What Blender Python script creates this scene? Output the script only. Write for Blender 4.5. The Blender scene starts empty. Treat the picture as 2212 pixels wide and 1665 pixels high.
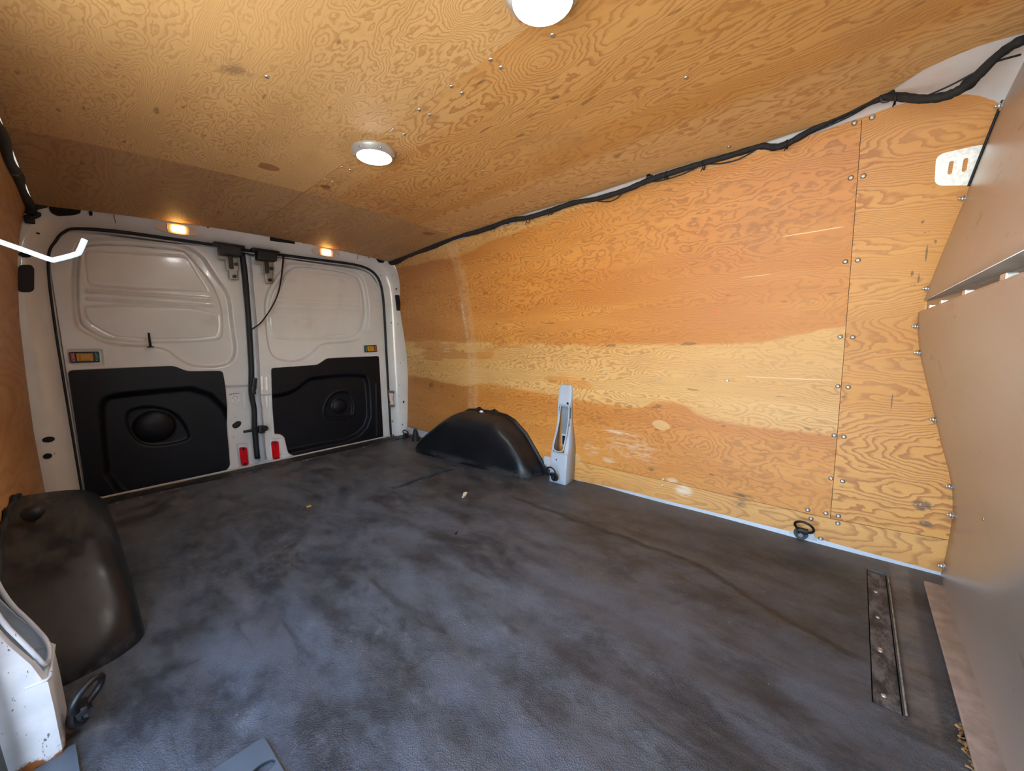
import bpy, bmesh, math, random
import numpy as np
from mathutils import Vector, Matrix
random.seed(7)
RNG = np.random.RandomState(5)
S = bpy.context.scene
COL = S.collection

# ------------------------------------------------------------------ camera
CAM = np.array([0.0, 0.0, 0.76])            # metres; X across the van, Y towards the rear doors, Z up
_f = 819.0; _P = np.array([1106.0, 832.5])
def _d(p): return np.array([p[0]-_P[0], p[1]-_P[1], _f])
_vy = _d((193, 755)); _vx = _d((1850, 725))
_vy /= np.linalg.norm(_vy); _vx -= _vx.dot(_vy)*_vy; _vx /= np.linalg.norm(_vx)
RM = np.array([_vx, _vy, np.cross(_vx, _vy)])
def at(p, axis, val):
    """the point of the plane (axis = val) that the photograph shows at pixel p"""
    r = RM @ _d(p)
    return CAM + (val-CAM[axis])/r[axis]*r
cd = bpy.data.cameras.new('camera'); cam = bpy.data.objects.new('camera', cd); COL.objects.link(cam)
cd.sensor_width = 36; cd.lens = _f/2212*36; cd.clip_start = 0.02; cd.clip_end = 200
R_, D_, F_ = RM[:, 0], RM[:, 1], RM[:, 2]
cam.matrix_world = Matrix(((R_[0], -D_[0], -F_[0], CAM[0]), (R_[1], -D_[1], -F_[1], CAM[1]),
                           (R_[2], -D_[2], -F_[2], CAM[2]), (0, 0, 0, 1)))
S.camera = cam

# ------------------------------------------------------------------ world, sun, exposure
W = bpy.data.worlds.new('sky'); S.world = W; W.use_nodes = True
wn = W.node_tree.nodes; wl = W.node_tree.links
sky = wn.new('ShaderNodeTexSky'); sky.sky_type = 'NISHITA'; sky.sun_disc = False
sky.sun_elevation = math.radians(52); sky.sun_rotation = math.radians(170); sky.dust_density = 0.6
sky.ozone_density = 1.6
bg = wn['Background']; wl.new(sky.outputs[0], bg.inputs[0]); bg.inputs[1].default_value = 0.40
sd = bpy.data.lights.new('sun', 'SUN'); sd.energy = 8.0; sd.angle = math.radians(0.6); sd.color = (1, .95, .86)
so = bpy.data.objects.new('sun', sd); COL.objects.link(so)
so.rotation_euler = Vector((-.22, .42, -.88)).to_track_quat('-Z', 'Y').to_euler()
S.view_settings.view_transform = 'Standard'; S.view_settings.look = 'None'
S.view_settings.gamma = 1; S.view_settings.use_curve_mapping = False
S.view_settings.exposure = 2.35
S.cycles.use_denoising = True; S.cycles.use_adaptive_sampling = True; S.cycles.adaptive_threshold = .05; S.cycles.adaptive_min_samples = 20
S.cycles.max_bounces = 8; S.cycles.diffuse_bounces = 6; S.cycles.glossy_bounces = 4
S.cycles.sample_clamp_indirect = 8
LAMP_WHITE = 30.0; LAMP_AMBER = 3.0

# ------------------------------------------------------------------ helpers
def tag(o, label=None, cat=None, group=None, kind=None):
    for k, v in (('label', label), ('category', cat), ('group', group), ('kind', kind)):
        if v: o[k] = v
    return o
def empty(name, loc=(0, 0, 0)):
    o = bpy.data.objects.new(name, None); COL.objects.link(o); o.location = loc
    o.empty_display_size = .05
    return o
def mk(name, me, mat, parent=None, smooth=True, loc=None):
    o = bpy.data.objects.new(name, me); COL.objects.link(o)
    if mat is not None and not me.materials: me.materials.append(mat)
    if smooth:
        me.polygons.foreach_set('use_smooth', [True]*len(me.polygons)); me.update()
    if parent is not None:
        o.parent = parent
        o.matrix_parent_inverse = Matrix.Translation(parent.location).inverted()
    if loc is not None: o.location = loc
    return o
def pd(verts, faces, name='m'):
    me = bpy.data.meshes.new(name); me.from_pydata([tuple(map(float, v)) for v in verts], [], [tuple(map(int, f)) for f in faces]); me.update()
    return me
def bmm(bm, name='m'):
    bmesh.ops.recalc_face_normals(bm, faces=bm.faces)
    me = bpy.data.meshes.new(name); bm.to_mesh(me); bm.free(); return me
def autosmooth(o, ang=35):
    me = o.data; bm = bmesh.new(); bm.from_mesh(me)
    for e in bm.edges:
        if len(e.link_faces) == 2 and e.calc_face_angle(0) > math.radians(ang): e.smooth = False
    bm.to_mesh(me); bm.free(); return o
def bm_box(bm, c, s, rot=None, bev=0.0):
    r = bmesh.ops.create_cube(bm, size=1.0)['verts']
    M = Matrix.Translation(c) @ (rot.to_4x4() if rot is not None else Matrix.Identity(4)) @ Matrix.Diagonal((s[0], s[1], s[2], 1))
    bmesh.ops.transform(bm, matrix=M, verts=r)
    if bev:
        es = list({e for v in r for e in v.link_edges})
        bmesh.ops.bevel(bm, geom=es, offset=bev, segments=2, affect='EDGES', profile=.6)
def bm_cyl(bm, p0, p1, r0, r1=None, seg=16, caps=True):
    p0, p1 = Vector(p0), Vector(p1); d = p1-p0
    v = bmesh.ops.create_cone(bm, cap_ends=caps, segments=seg, radius1=r0, radius2=r0 if r1 is None else r1, depth=d.length)['verts']
    bmesh.ops.transform(bm, matrix=Matrix.Translation((p0+p1)/2) @ d.to_track_quat('Z', 'Y').to_matrix().to_4x4(), verts=v)
def bm_lathe(bm, prof, M=Matrix.Identity(4), seg=32):
    rings = []
    for r, z in prof:
        if r < 1e-6: rings.append([bm.verts.new(M @ Vector((0, 0, z)))])
        else: rings.append([bm.verts.new(M @ Vector((r*math.cos(2*math.pi*k/seg), r*math.sin(2*math.pi*k/seg), z))) for k in range(seg)])
    for a, b in zip(rings, rings[1:]):
        for k in range(seg):
            q = [a[k % len(a)], a[(k+1) % len(a)], b[(k+1) % len(b)], b[k % len(b)]]
            u = []
            for v in q:
                if v not in u: u.append(v)
            if len(u) > 2: bm.faces.new(u)
def catmull(pts, n=8, closed=False):
    P = [np.array(p, float) for p in pts]; out = []
    m = len(P); rng = range(m if closed else m-1)
    for i in rng:
        g = (lambda k: P[k % m]) if closed else (lambda k: P[min(max(k, 0), m-1)])
        a, b, c, d = g(i-1), g(i), g(i+1), g(i+2)
        for t in np.linspace(0, 1, n, endpoint=False):
            out.append(.5*((2*b)+(c-a)*t+(2*a-5*b+4*c-d)*t*t+(3*b-a-3*c+d)*t**3))
    if not closed: out.append(P[-1])
    return out
def bm_tube(bm, pts, r, seg=8, closed=False, flat=None, rough=0.0):
    """tube along pts; flat=(w,h) makes a strap of that section; r may be a list"""
    pts = [Vector(map(float, p)) for p in pts]; n = len(pts); rings = []
    up = Vector((0, 0, 1)); prev = None
    for i, p in enumerate(pts):
        t = (pts[(i+1) % n]-pts[i-1]) if closed else (pts[min(i+1, n-1)]-pts[max(i-1, 0)])
        t.normalize()
        if prev is None:
            a = t.cross(up if abs(t.z) < .9 else Vector((1, 0, 0))).normalized()
        else:
            a = (prev-t*prev.dot(t)).normalized()
        prev = a; b = t.cross(a)
        rr = r[i] if isinstance(r, (list, tuple, np.ndarray)) else r
        if rough: rr *= 1+rough*(random.random()-.5)
        ring = []
        for k in range(seg):
            an = 2*math.pi*k/seg
            if flat: c, s = flat[0]/2*math.copysign(abs(math.cos(an))**.4, math.cos(an)), flat[1]/2*math.copysign(abs(math.sin(an))**.4, math.sin(an))
            else: c, s = rr*math.cos(an), rr*math.sin(an)
            ring.append(bm.verts.new(p+a*c+b*s))
        rings.append(ring)
    m = n if closed else n-1
    for i in range(m):
        A, B = rings[i], rings[(i+1) % n]
        for k in range(seg): bm.faces.new((A[k], A[(k+1) % seg], B[(k+1) % seg], B[k]))
    if not closed:
        bm.faces.new(rings[0]); bm.faces.new(rings[-1][::-1])
def tube_obj(name, pts, r, mat, parent=None, **k):
    bm = bmesh.new(); bm_tube(bm, pts, r, **k); return mk(name, bmm(bm), mat, parent)
def plate2d(outer, holes, thick):
    """flat plate with real holes in local (u,v), thickness along w (0..thick)"""
    cu = bpy.data.curves.new('c', 'CURVE'); cu.dimensions = '2D'; cu.fill_mode = 'BOTH'; cu.extrude = thick/2
    for loop in [outer]+holes:
        sp = cu.splines.new('POLY'); sp.points.add(len(loop)-1); sp.use_cyclic_u = True
        for q, p in zip(sp.points, loop): q.co = (p[0], p[1], 0, 1)
    o = bpy.data.objects.new('c', cu); COL.objects.link(o)
    dg = bpy.context.evaluated_depsgraph_get(); me = bpy.data.meshes.new_from_object(o.evaluated_get(dg))
    bpy.data.objects.remove(o); bpy.data.curves.remove(cu)
    for v in me.vertices: v.co.z += thick/2
    return me
def chaikin(P, it=2, closed=True):
    P = [np.array(p, float) for p in P]
    for _ in range(it):
        Q = []
        n = len(P)
        for i in range(n if closed else n-1):
            a, b = P[i], P[(i+1) % n]
            Q += [a*.75+b*.25, a*.25+b*.75]
        P = Q
    return P
def roundpoly(P, r, n=4):
    P = [np.array(p, float) for p in P]; out = []
    m = len(P)
    for i in range(m):
        a, b, c = P[i-1], P[i], P[(i+1) % m]
        u, v = a-b, c-b; lu, lv = np.linalg.norm(u), np.linalg.norm(v)
        k = min(r, lu*.45, lv*.45); p0, p1 = b+u/lu*k, b+v/lv*k
        for t in np.linspace(0, 1, n+1): out.append((1-t)**2*p0+2*t*(1-t)*b+t*t*p1)
    return out
def sdf(P, X, Z):
    """signed distance (negative inside) of points to a polygon, and nearest boundary points"""
    P = np.array(P); d2 = np.full(X.shape, 1e9); ins = np.zeros(X.shape, bool); NX = X.copy(); NZ = Z.copy()
    for i in range(len(P)):
        a, b = P[i-1], P[i]; e = b-a; L = e.dot(e)+1e-12
        t = np.clip(((X-a[0])*e[0]+(Z-a[1])*e[1])/L, 0, 1)
        px, pz = a[0]+t*e[0], a[1]+t*e[1]; q = (X-px)**2+(Z-pz)**2
        m = q < d2; d2 = np.where(m, q, d2); NX = np.where(m, px, NX); NZ = np.where(m, pz, NZ)
        c = ((a[1] > Z) != (b[1] > Z)) & (X < (b[0]-a[0])*(Z-a[1])/(b[1]-a[1]+1e-15)+a[0])
        ins ^= c
    d = np.sqrt(d2); return np.where(ins, -d, d), NX, NZ
def sst(x): x = np.clip(x, 0, 1); return x*x*(3-2*x)
def relief(name, poly, y0, hf, step, mat, parent, thick=.02):
    """pressed sheet facing -Y: outline poly in (x,z), relief hf(x,z) towards the camera side, rim folded back"""
    P = np.array(poly); x0, z0 = P.min(0)-step; x1, z1 = P.max(0)+step
    nx, nz = int((x1-x0)/step)+2, int((z1-z0)/step)+2
    X, Z = np.meshgrid(x0+step*np.arange(nx), z0+step*np.arange(nz), indexing='ij')
    D, NX, NZ = sdf(P, X, Z); ok = D < step*.5
    cell = ok[:-1, :-1] & ok[1:, :-1] & ok[:-1, 1:] & ok[1:, 1:]
    cnt = np.zeros(X.shape, int)
    for a in (0, 1):
        for b in (0, 1): cnt[a:nx-1+a, b:nz-1+b] += cell
    bd = (cnt > 0) & (cnt < 4)
    X = np.where(bd, NX, X); Z = np.where(bd, NZ, Z)
    Y = y0-hf(X, Z)
    idx = -np.ones(X.shape, int); u = cnt > 0; idx[u] = np.arange(u.sum())
    V = np.stack([X[u], Y[u], Z[u]], 1)
    I, J = np.nonzero(cell)
    Fc = np.stack([idx[I, J], idx[I+1, J], idx[I+1, J+1], idx[I, J+1]], 1)
    me = pd(V, Fc)
    bm = bmesh.new(); bm.from_mesh(me)
    be = [e for e in bm.edges if len(e.link_faces) == 1]
    r = bmesh.ops.extrude_edge_only(bm, edges=be)
    for v in [g for g in r['geom'] if isinstance(g, bmesh.types.BMVert)]: v.co.y = y0+thick
    for e in be: e.smooth = False
    bm.to_mesh(me); bm.free()
    return mk(name, me, mat, parent)
def loft(rows, name='m', closed=False):
    n = len(rows[0]); V = [p for r in rows for p in r]; Fc = []
    for i in range(len(rows)-1):
        for j in range(n if closed else n-1):
            k = (j+1) % n
            Fc.append((i*n+j, i*n+k, (i+1)*n+k, (i+1)*n+j))
    return pd(V, Fc, name)
def copy_part(src, parent, M):
    c = src.copy(); COL.objects.link(c); c.parent = parent
    c.matrix_parent_inverse = Matrix.Translation(parent.location).inverted() if parent is not None else Matrix.Identity(4)
    c.matrix_basis = M; return c

# ------------------------------------------------------------------ materials
class NT:
    def __init__(s, name):
        s.m = bpy.data.materials.new(name); s.m.use_nodes = True; s.t = s.m.node_tree; s.p = s.t.nodes['Principled BSDF']
        g = s.t.nodes.new('ShaderNodeTexCoord'); s.co = g.outputs['Object']
    def n(s, typ, ins=None, **kw):
        nd = s.t.nodes.new(typ)
        for k, v in kw.items(): setattr(nd, k, v)
        for k, v in (ins or {}).items():
            if hasattr(v, 'is_linked') or hasattr(v, 'node'): s.t.links.new(v, nd.inputs[k])
            else: nd.inputs[k].default_value = v
        return nd
    def math(s, op, a, b=0.0, c=0.0, clamp=False): return s.n('ShaderNodeMath', {0: a, 1: b, 2: c}, operation=op, use_clamp=clamp).outputs[0]
    def mapping(s, scale=(1, 1, 1), loc=(0, 0, 0), rot=(0, 0, 0), v=None):
        return s.n('ShaderNodeMapping', {'Vector': v or s.co, 'Scale': scale, 'Location': loc, 'Rotation': rot}).outputs[0]
    def noise(s, v, scale=5.0, detail=2.0, rough=.5, dist=0.0, col=False):
        o = s.n('ShaderNodeTexNoise', {'Vector': v, 'Scale': scale, 'Detail': detail, 'Roughness': rough, 'Distortion': dist})
        return o.outputs['Color'] if col else o.outputs['Fac']
    def ss(s, x, lo, hi): return s.n('ShaderNodeMapRange', {'Value': x, 'From Min': lo, 'From Max': hi}, interpolation_type='SMOOTHSTEP').outputs[0]
    def mix(s, f, a, b, mode='MIX'):
        nd = s.n('ShaderNodeMix', data_type='RGBA', blend_type=mode)
        for i, v in ((0, f), (6, a), (7, b)):
            if hasattr(v, 'node'): s.t.links.new(v, nd.inputs[i])
            else: nd.inputs[i].default_value = v if i == 0 else (tuple(v)+(1,) if len(v) == 3 else v)
        return nd.outputs[2]
    def sep(s, v=None):
        o = s.n('ShaderNodeSeparateXYZ', {0: v or s.co}).outputs; return o[0], o[1], o[2]
    def curve(s, x, pts, x0, x1, y0, y1):
        """piecewise curve y(x) through pts"""
        t = s.n('ShaderNodeMapRange', {'Value': x, 'From Min': x0, 'From Max': x1}).outputs[0]
        nd = s.n('ShaderNodeFloatCurve', {'Value': t}); c = nd.mapping.curves[0]
        q = sorted(((a-x0)/(x1-x0), (b-y0)/(y1-y0)) for a, b in pts)
        c.points[0].location = q[0]; c.points[1].location = q[-1]
        for a in q[1:-1]: c.points.new(*a)
        nd.mapping.update()
        return s.n('ShaderNodeMapRange', {'Value': nd.outputs[0], 'To Min': y0, 'To Max': y1}).outputs[0]
    def blob(s, a, b, ca, cb, ra, rb, soft=.4):
        u = s.math('DIVIDE', s.math('SUBTRACT', a, ca), ra); v = s.math('DIVIDE', s.math('SUBTRACT', b, cb), rb)
        r = s.math('SQRT', s.math('ADD', s.math('MULTIPLY', u, u), s.math('MULTIPLY', v, v)))
        return s.ss(r, 1.0, 1.0-soft)
    def bump(s, h, strength=.3, dist=.001, nrm=None):
        nd = s.n('ShaderNodeBump', {'Height': h, 'Strength': strength, 'Distance': dist})
        if nrm is not None: s.t.links.new(nrm, nd.inputs['Normal'])
        return nd.outputs[0]
    def out(s, color=None, rough=None, metal=None, normal=None, **kw):
        def st(i, v):
            if v is None: return
            if hasattr(v, 'node'): s.t.links.new(v, s.p.inputs[i])
            else: s.p.inputs[i].default_value = (tuple(v)+(1,)) if isinstance(v, tuple) and len(v) == 3 else v
        st('Base Color', color); st('Roughness', rough); st('Metallic', metal); st('Normal', normal)
        for k, v in kw.items(): st(k.replace('_', ' '), v)
        return s.m
def simple(name, col, rough=.5, metal=0.0, bump=0, bscale=300, var=.12, vscale=8, **kw):
    t = NT(name); n = t.noise(t.mapping(), vscale, 4, .6)
    c = t.mix(t.ss(n, .3, .75), tuple(x*(1-var) for x in col), tuple(min(1, x*(1+var)) for x in col))
    nr = t.bump(t.noise(t.mapping(), bscale, 2), bump, .0008) if bump else None
    return t.out(c, rough, metal, nr, **kw)

def plywood(name, light, dark, ring, seed=0.0, rings=16.0, wild=1.0, grain='Y', lat=1.0, zone=None, contrast=1.0, extra=None, big=1.0, rough=.5, knots=(), axes=(0, 1)):
    """rotary-cut softwood plywood: contour figure of latewood lines stretched along the grain"""
    t = NT(name)
    # across-grain frequency high, along-grain low
    g = t.mapping((3.4*big, 0.62*big, 3.4*big) if grain == 'Y' else (0.9, 3.4, 0.9), (seed, seed*1.7, seed*.6))
    fineA = t.noise(t.mapping((11, 4.5, 11), (seed*2, 0, seed)), 3.0, 3, .6)
    h = t.noise(g, 1.0, 1.5, .45, .35*wild)
    h2 = t.noise(t.mapping((2.6, 1.15, 2.6), (3+seed, 7, seed)), 4.2*big, 2, .55)
    hh = t.math('ADD', t.math('MULTIPLY', h, 1.0), t.math('MULTIPLY', h2, .17*wild))
    hh = t.math('ADD', hh, t.math('MULTIPLY', fineA, .040*wild))
    for (ka, kb, sa, sb, amp) in knots:       # eyes where the peeling knife met a knot
        c_ = t.sep(); u = t.math('DIVIDE', t.math('SUBTRACT', c_[axes[0]], ka), sa); v = t.math('DIVIDE', t.math('SUBTRACT', c_[axes[1]], kb), sb)
        e_ = t.math('EXPONENT', t.math('MULTIPLY', t.math('ADD', t.math('MULTIPLY', u, u), t.math('MULTIPLY', v, v)), -1.0))
        hh = t.math('ADD', hh, t.math('MULTIPLY', e_, amp))
    jag = t.noise(t.mapping((70, 14, 70)), 1.0, 2, .6)
    hh = t.math('ADD', hh, t.math('MULTIPLY', jag, .010*wild))
    dens = t.math('MULTIPLY', hh, rings*3.3)
    fr = t.math('FRACT', dens)
    line = t.math('MULTIPLY', t.ss(fr, .42, .88), t.ss(fr, 1.0, .95))
    # figure fades in and out over the sheet, fibres run along the grain
    fade = t.ss(t.noise(t.mapping((1.6, .7, 1.6), (seed, 2, 4)), 1.7, 2), .28, .62)
    fib = t.noise(t.mapping((160, 6, 160)), 1.0, 3, .65)
    tone = t.noise(t.mapping((5.5, .7, 5.5), (seed*3, 1, 2)), 1.0, 3, .55)
    base = t.mix(t.ss(tone, .32, .68), light, dark)
    if zone: base = zone(t, base, tone)
    base = t.mix(t.math('MULTIPLY', t.math('MULTIPLY', line, t.math('ADD', .35, t.math('MULTIPLY', fade, .65))), .66*contrast), base, ring, 'MIX')
    base = t.mix(t.math('MULTIPLY', t.ss(fib, .45, .75), .16), base, tuple(x*.62 for x in dark))
    dirt = t.noise(t.mapping((1, 1, 1), (9, seed, 1)), 2.3, 5, .65)
    base = t.mix(t.math('MULTIPLY', t.ss(dirt, .52, .78), .22), base, (.20, .12, .06))
    pits = t.noise(t.mapping((40, 11, 40)), 1.0, 1)
    base = t.mix(t.math('MULTIPLY', t.ss(pits, .73, .78), .5), base, (.10, .05, .02))
    if extra: base = extra(t, base)
    nr = t.bump(t.math('ADD', fib, t.math('MULTIPLY', line, .5)), .12, .0006)
    return t.out(base, rough, 0.0, nr)

L_CEIL = (.72, .435, .165); D_CEIL = (.60, .36, .145); RING = (.36, .155, .045)
L_OR = (.70, .305, .062); D_OR = (.58, .215, .036); RING_OR = (.30, .105, .022)
PALE = (.76, .445, .155)
def wall_zone(t, base, tone):
    x, y, z = t.sep()
    wob = t.math('MULTIPLY', t.math('SUBTRACT', t.noise(t.mapping((6, 2.2, 6)), 1.0, 4, .6), .5), .055)
    z2 = t.math('ADD', z, wob)
    up = t.curve(y, [(-.3, .79), (.03, .79), (.15, .766), (.34, .742), (.95, .738), (1.59, .756), (2.0, .77), (2.8, .79)], -.3, 2.8, .6, .9)
    lo = t.curve(y, [(-.3, .405), (.013, .406), (.326, .41), (.50, .44), (.60, .475), (.68, .468), (.76, .432), (.9, .436), (1.24, .46), (1.85, .48), (2.0, .456), (2.57, .492), (2.8, .50)], -.3, 2.8, .3, .6)
    m = t.math('MULTIPLY', t.ss(t.math('SUBTRACT', up, z2), -.008, .012), t.ss(t.math('SUBTRACT', z2, lo), -.008, .012))
    isl = t.math('MULTIPLY', t.ss(t.noise(t.mapping((9, 1.6, 9), (4, 0, 2)), 1.0, 2), .56, .60), t.ss(y, .75, 1.1))
    m = t.math('MULTIPLY', m, t.math('SUBTRACT', 1.0, t.math('MULTIPLY', isl, .75)))
    top = t.curve(y, [(-.3, 1.5), (.0, 1.40), (.3, 1.375), (.7, 1.37), (1.38, 1.347), (1.55, 1.34), (1.9, 1.31), (2.5, 1.34), (2.8, 1.36)], -.3, 2.8, 1.2, 1.5)
    m2 = t.math('MULTIPLY', t.ss(t.math('SUBTRACT', z2, top), -.006, .012), .8)
    m = t.math('MAXIMUM', m, m2)
    pale = t.mix(t.ss(tone, .3, .7), PALE, (.68, .37, .115))
    return t.mix(m, base, pale)
def wall_marks(t, base):
    x, y, z = t.sep()
    n = t.noise(t.mapping((30, 14, 30)), 1.0, 4, .7)
    n2 = t.noise(t.mapping((90, 12, 90)), 1.0, 3, .7)
    # faded vertical strip by the joint near the rear
    st = t.math('MULTIPLY', t.ss(t.math('ABSOLUTE', t.math('SUBTRACT', y, 1.93)), .060, .035), t.math('MULTIPLY', t.ss(n, .25, .7), .42))
    base = t.mix(st, base, (.70, .46, .25))
    # pale paint scuffs along the lower middle of the sheet
    for (cy, cz, ry, rz, a, lo, hi) in ((.84, .30, .13, .016, .75, .40, .62), (.78, .225, .20, .085, .34, .46, .60), (1.0, .19, .06, .05, .35, .44, .6), (.90, .155, .05, .02, .6, .4, .6),
                                        (.53, .09, .05, .035, .85, .30, .5), (.58, .12, .035, .02, .6, .4, .6), (2.2, .72, .10, .05, .35, .45, .6), (1.97, .95, .014, .12, .55, .4, .6), (1.955, .78, .010, .3, .4, .45, .6)):
        b = t.math('MULTIPLY', t.blob(y, z, cy, cz, ry, rz, .7), t.ss(n2, lo, hi))
        base = t.mix(t.math('MULTIPLY', b, a), base, (.80, .66, .48))
    for (cy, cz, ry, rz, a) in ((.30, .125, .055, .012, .8), (.30, .085, .05, .013, .8), (.29, .105, .05, .008, .7), (.68, .155, .022, .018, .7), (.80, .145, .016, .012, .6), (.37, .25, .02, .02, .35), (2.42, .44, .05, .03, .6), (.66, .345, .02, .01, .5),
                                (-.155, .22, .03, .02, .45), (-.2, .17, .02, .02, .35)):
        b = t.math('MULTIPLY', t.blob(y, z, cy, cz, ry, rz, .8), t.ss(n, .36, .55))
        base = t.mix(t.math('MULTIPLY', b, a), base, (.06, .045, .03))
    # long pale scratches
    for (c0, ya, yb, zc, w) in ((1.113, .045, .235, 1.113, .0022), (.60, .04, .34, .606, .0018), (.99, .24, .36, .99, .0012)):
        sc = t.math('MULTIPLY', t.ss(t.math('ABSOLUTE', t.math('SUBTRACT', t.math('ADD', z, t.math('MULTIPLY', n, .006)), zc+.003)), w, w*.4), t.math('MULTIPLY', t.ss(y, ya, ya+.02), t.ss(y, yb, yb-.05)))
        base = t.mix(t.math('MULTIPLY', sc, .8), base, (.86, .66, .36))
    # red crayon ticks
    for (cy, cz) in ((.42, .86), (.435, .865), (.30, .845), (.24, .835), (.09, .50), (.66, .53)):
        b = t.math('MULTIPLY', t.blob(y, z, cy, cz, .012, .004, .6), t.ss(n2, .42, .52)); base = t.mix(b, base, (.75, .13, .05))
    return base
def front_marks(t, base):
    x, y, z = t.sep(); n = t.noise(t.mapping((60, 60, 60)), 1.0, 3, .7)
    for (cy, cz, ry, rz) in ((-.125, 1.09, .005, .006), (-.135, 1.06, .008, .003), (-.14, 1.0, .003, .03), (-.115, .945, .004, .012), (-.13, .93, .003, .018), (-.12, .91, .008, .004), (-.155, 1.03, .004, .008),
                             (-.10, .545, .0022, .035), (-.19, .22, .03, .022), (-.20, .165, .02, .012)):
        base = t.mix(t.math('MULTIPLY', t.math('MULTIPLY', t.blob(y, z, cy, cz, ry, rz, .5), t.ss(n, .35, .5)), .75), base, (.07, .055, .05))
    return base
def ceil_zone(t, base, tone):
    x, y, z = t.sep(); w = t.math('MULTIPLY', t.math('SUBTRACT', t.noise(t.mapping((5, 1.4, 5)), 1.0, 4, .6), .5), .16); xx = t.math('ADD', x, w)
    base = t.mix(t.math('MULTIPLY', t.ss(xx, 1.25, 1.33), .85), base, (.70, .43, .17))
    return t.mix(t.math('MULTIPLY', t.math('MULTIPLY', t.ss(xx, .86, .80), t.ss(y, .75, .95)), .7), base, (.70, .42, .155))
def ceil_marks(t, base):
    x, y, z = t.sep(); n = t.noise(t.mapping((22, 22, 22)), 1.0, 4, .7)
    b = t.math('MULTIPLY', t.blob(x, y, .30, 1.16, .07, .05, .9), t.ss(n, .42, .6))
    return t.mix(t.math('MULTIPLY', b, .6), base, (.16, .09, .05))

M = {}
M['ceil_a'] = plywood('ceiling ply light', L_CEIL, (.65, .385, .14), (.44, .195, .055), seed=1.3, rings=19, wild=1.5, big=1.15, extra=ceil_marks, rough=.62, knots=((.585, .60, .07, .09, .17), (.20, .62, .05, .06, .12), (.02, 1.0, .05, .06, .10)))
M['ceil_b'] = plywood('ceiling ply orange', (.68, .37, .115), (.61, .30, .078), (.38, .14, .035), seed=5.1, rings=15, wild=1.15, big=.95, rough=.62, zone=ceil_zone, knots=((.80, .62, .06, .10, .20), (.95, 1.2, .03, .10, .08), (.80, 1.35, .03, .12, .10)))
M['ceil_c'] = plywood('ceiling ply rear', (.56, .34, .14), (.48, .27, .10), (.33, .14, .05), seed=8.4, rings=12, wild=.8, rough=.62)
M['wall_mid'] = plywood('wall ply middle', L_OR, D_OR, RING_OR, seed=2.2, rings=17, wild=1.15, contrast=.85, zone=wall_zone, extra=wall_marks, axes=(1, 2), knots=((.62, 1.06, .10, .035, .09), (1.35, .87, .16, .022, .10), (.95, .66, .14, .03, .08), (.45, .30, .07, .05, .08), (1.55, 1.18, .12, .03, .07)))
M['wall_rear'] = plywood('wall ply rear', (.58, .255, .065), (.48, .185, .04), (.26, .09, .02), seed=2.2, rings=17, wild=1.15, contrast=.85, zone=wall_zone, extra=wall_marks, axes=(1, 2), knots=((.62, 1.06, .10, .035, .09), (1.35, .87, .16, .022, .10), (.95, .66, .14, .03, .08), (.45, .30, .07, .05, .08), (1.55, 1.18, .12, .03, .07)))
M['wall_front'] = plywood('wall ply front', (.70, .345, .085), (.64, .285, .062), (.38, .13, .027), seed=11.7, rings=30, wild=.45, big=1.0, contrast=1.3, extra=front_marks)
M['wall_strip'] = plywood('wall ply strip', (.70, .36, .10), (.60, .27, .065), (.38, .15, .04), seed=15.2, rings=12, wild=.7, extra=wall_marks)
M['left_ply'] = plywood('left ply', (.58, .30, .11), (.46, .21, .065), (.26, .11, .035), seed=4.2, rings=9, wild=.5, contrast=.5, big=.6)
M['patch'] = plywood('patch ply', (.68, .40, .15), (.60, .33, .11), (.5, .25, .08), seed=3.3, rings=6, wild=.2, contrast=.4)
M['patch_dark'] = plywood('patch ply dark', (.42, .17, .045), (.34, .12, .03), (.2, .07, .02), seed=3.9, rings=8, wild=.2, contrast=.5)

def white_paint():
    t = NT('white body paint'); n = t.noise(t.mapping(), 3.0, 4, .6)
    c = t.mix(t.ss(n, .35, .7), (.66, .655, .63), (.73, .725, .70))
    sc = t.noise(t.mapping((50, 50, 16), (3, 1, 2)), 1.0, 3, .7); gate = t.noise(t.mapping(), 4.5, 2)
    c = t.mix(t.math('MULTIPLY', t.ss(sc, .70, .74), t.ss(gate, .52, .62)), c, (.12, .10, .09))
    grime = t.noise(t.mapping((1, 1, 1), (5, 5, 5)), 6, 5, .7)
    c = t.mix(t.math('MULTIPLY', t.ss(grime, .55, .8), .3), c, (.34, .30, .25))
    return t.out(c, .22, 0.0, None, Coat_Weight=.5, Coat_Roughness=.08)
M['paint'] = white_paint()
def pillar_paint():
    t = NT('scuffed white paint'); n = t.noise(t.mapping(), 20, 4, .6); x, y, z = t.sep()
    c = t.mix(t.ss(n, .35, .7), (.47, .49, .51), (.56, .57, .59))
    sc = t.noise(t.mapping((90, 90, 34), (3, 1, 2)), 1.0, 3, .7)
    c = t.mix(t.ss(sc, .64, .68), c, (.13, .11, .10))
    rn = t.noise(t.mapping((45, 45, 45)), 1.0, 4, .7)
    rust = t.ss(t.math('SUBTRACT', t.math('MULTIPLY', rn, .055), z), .006, .014)
    c = t.mix(rust, c, (.22, .075, .02))
    return t.out(c, .34)
M['pillar'] = pillar_paint()
M['flange'] = simple('pale steel flange paint', (.43, .48, .54), .35, var=.06)
M['black'] = simple('black moulded plastic', (.0055, .006, .008), .46, bump=.25, bscale=900, var=.25)
def lath_mat():
    t = NT('worn dark lath'); n = t.noise(t.mapping((14, 30, 10)), 1.0, 6, .75)
    c = t.mix(t.ss(n, .40, .62), (.022, .021, .022), (.13, .125, .12)); return t.out(c, .6, 0, t.bump(n, .5, .003))
M['lath'] = lath_mat()
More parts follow.
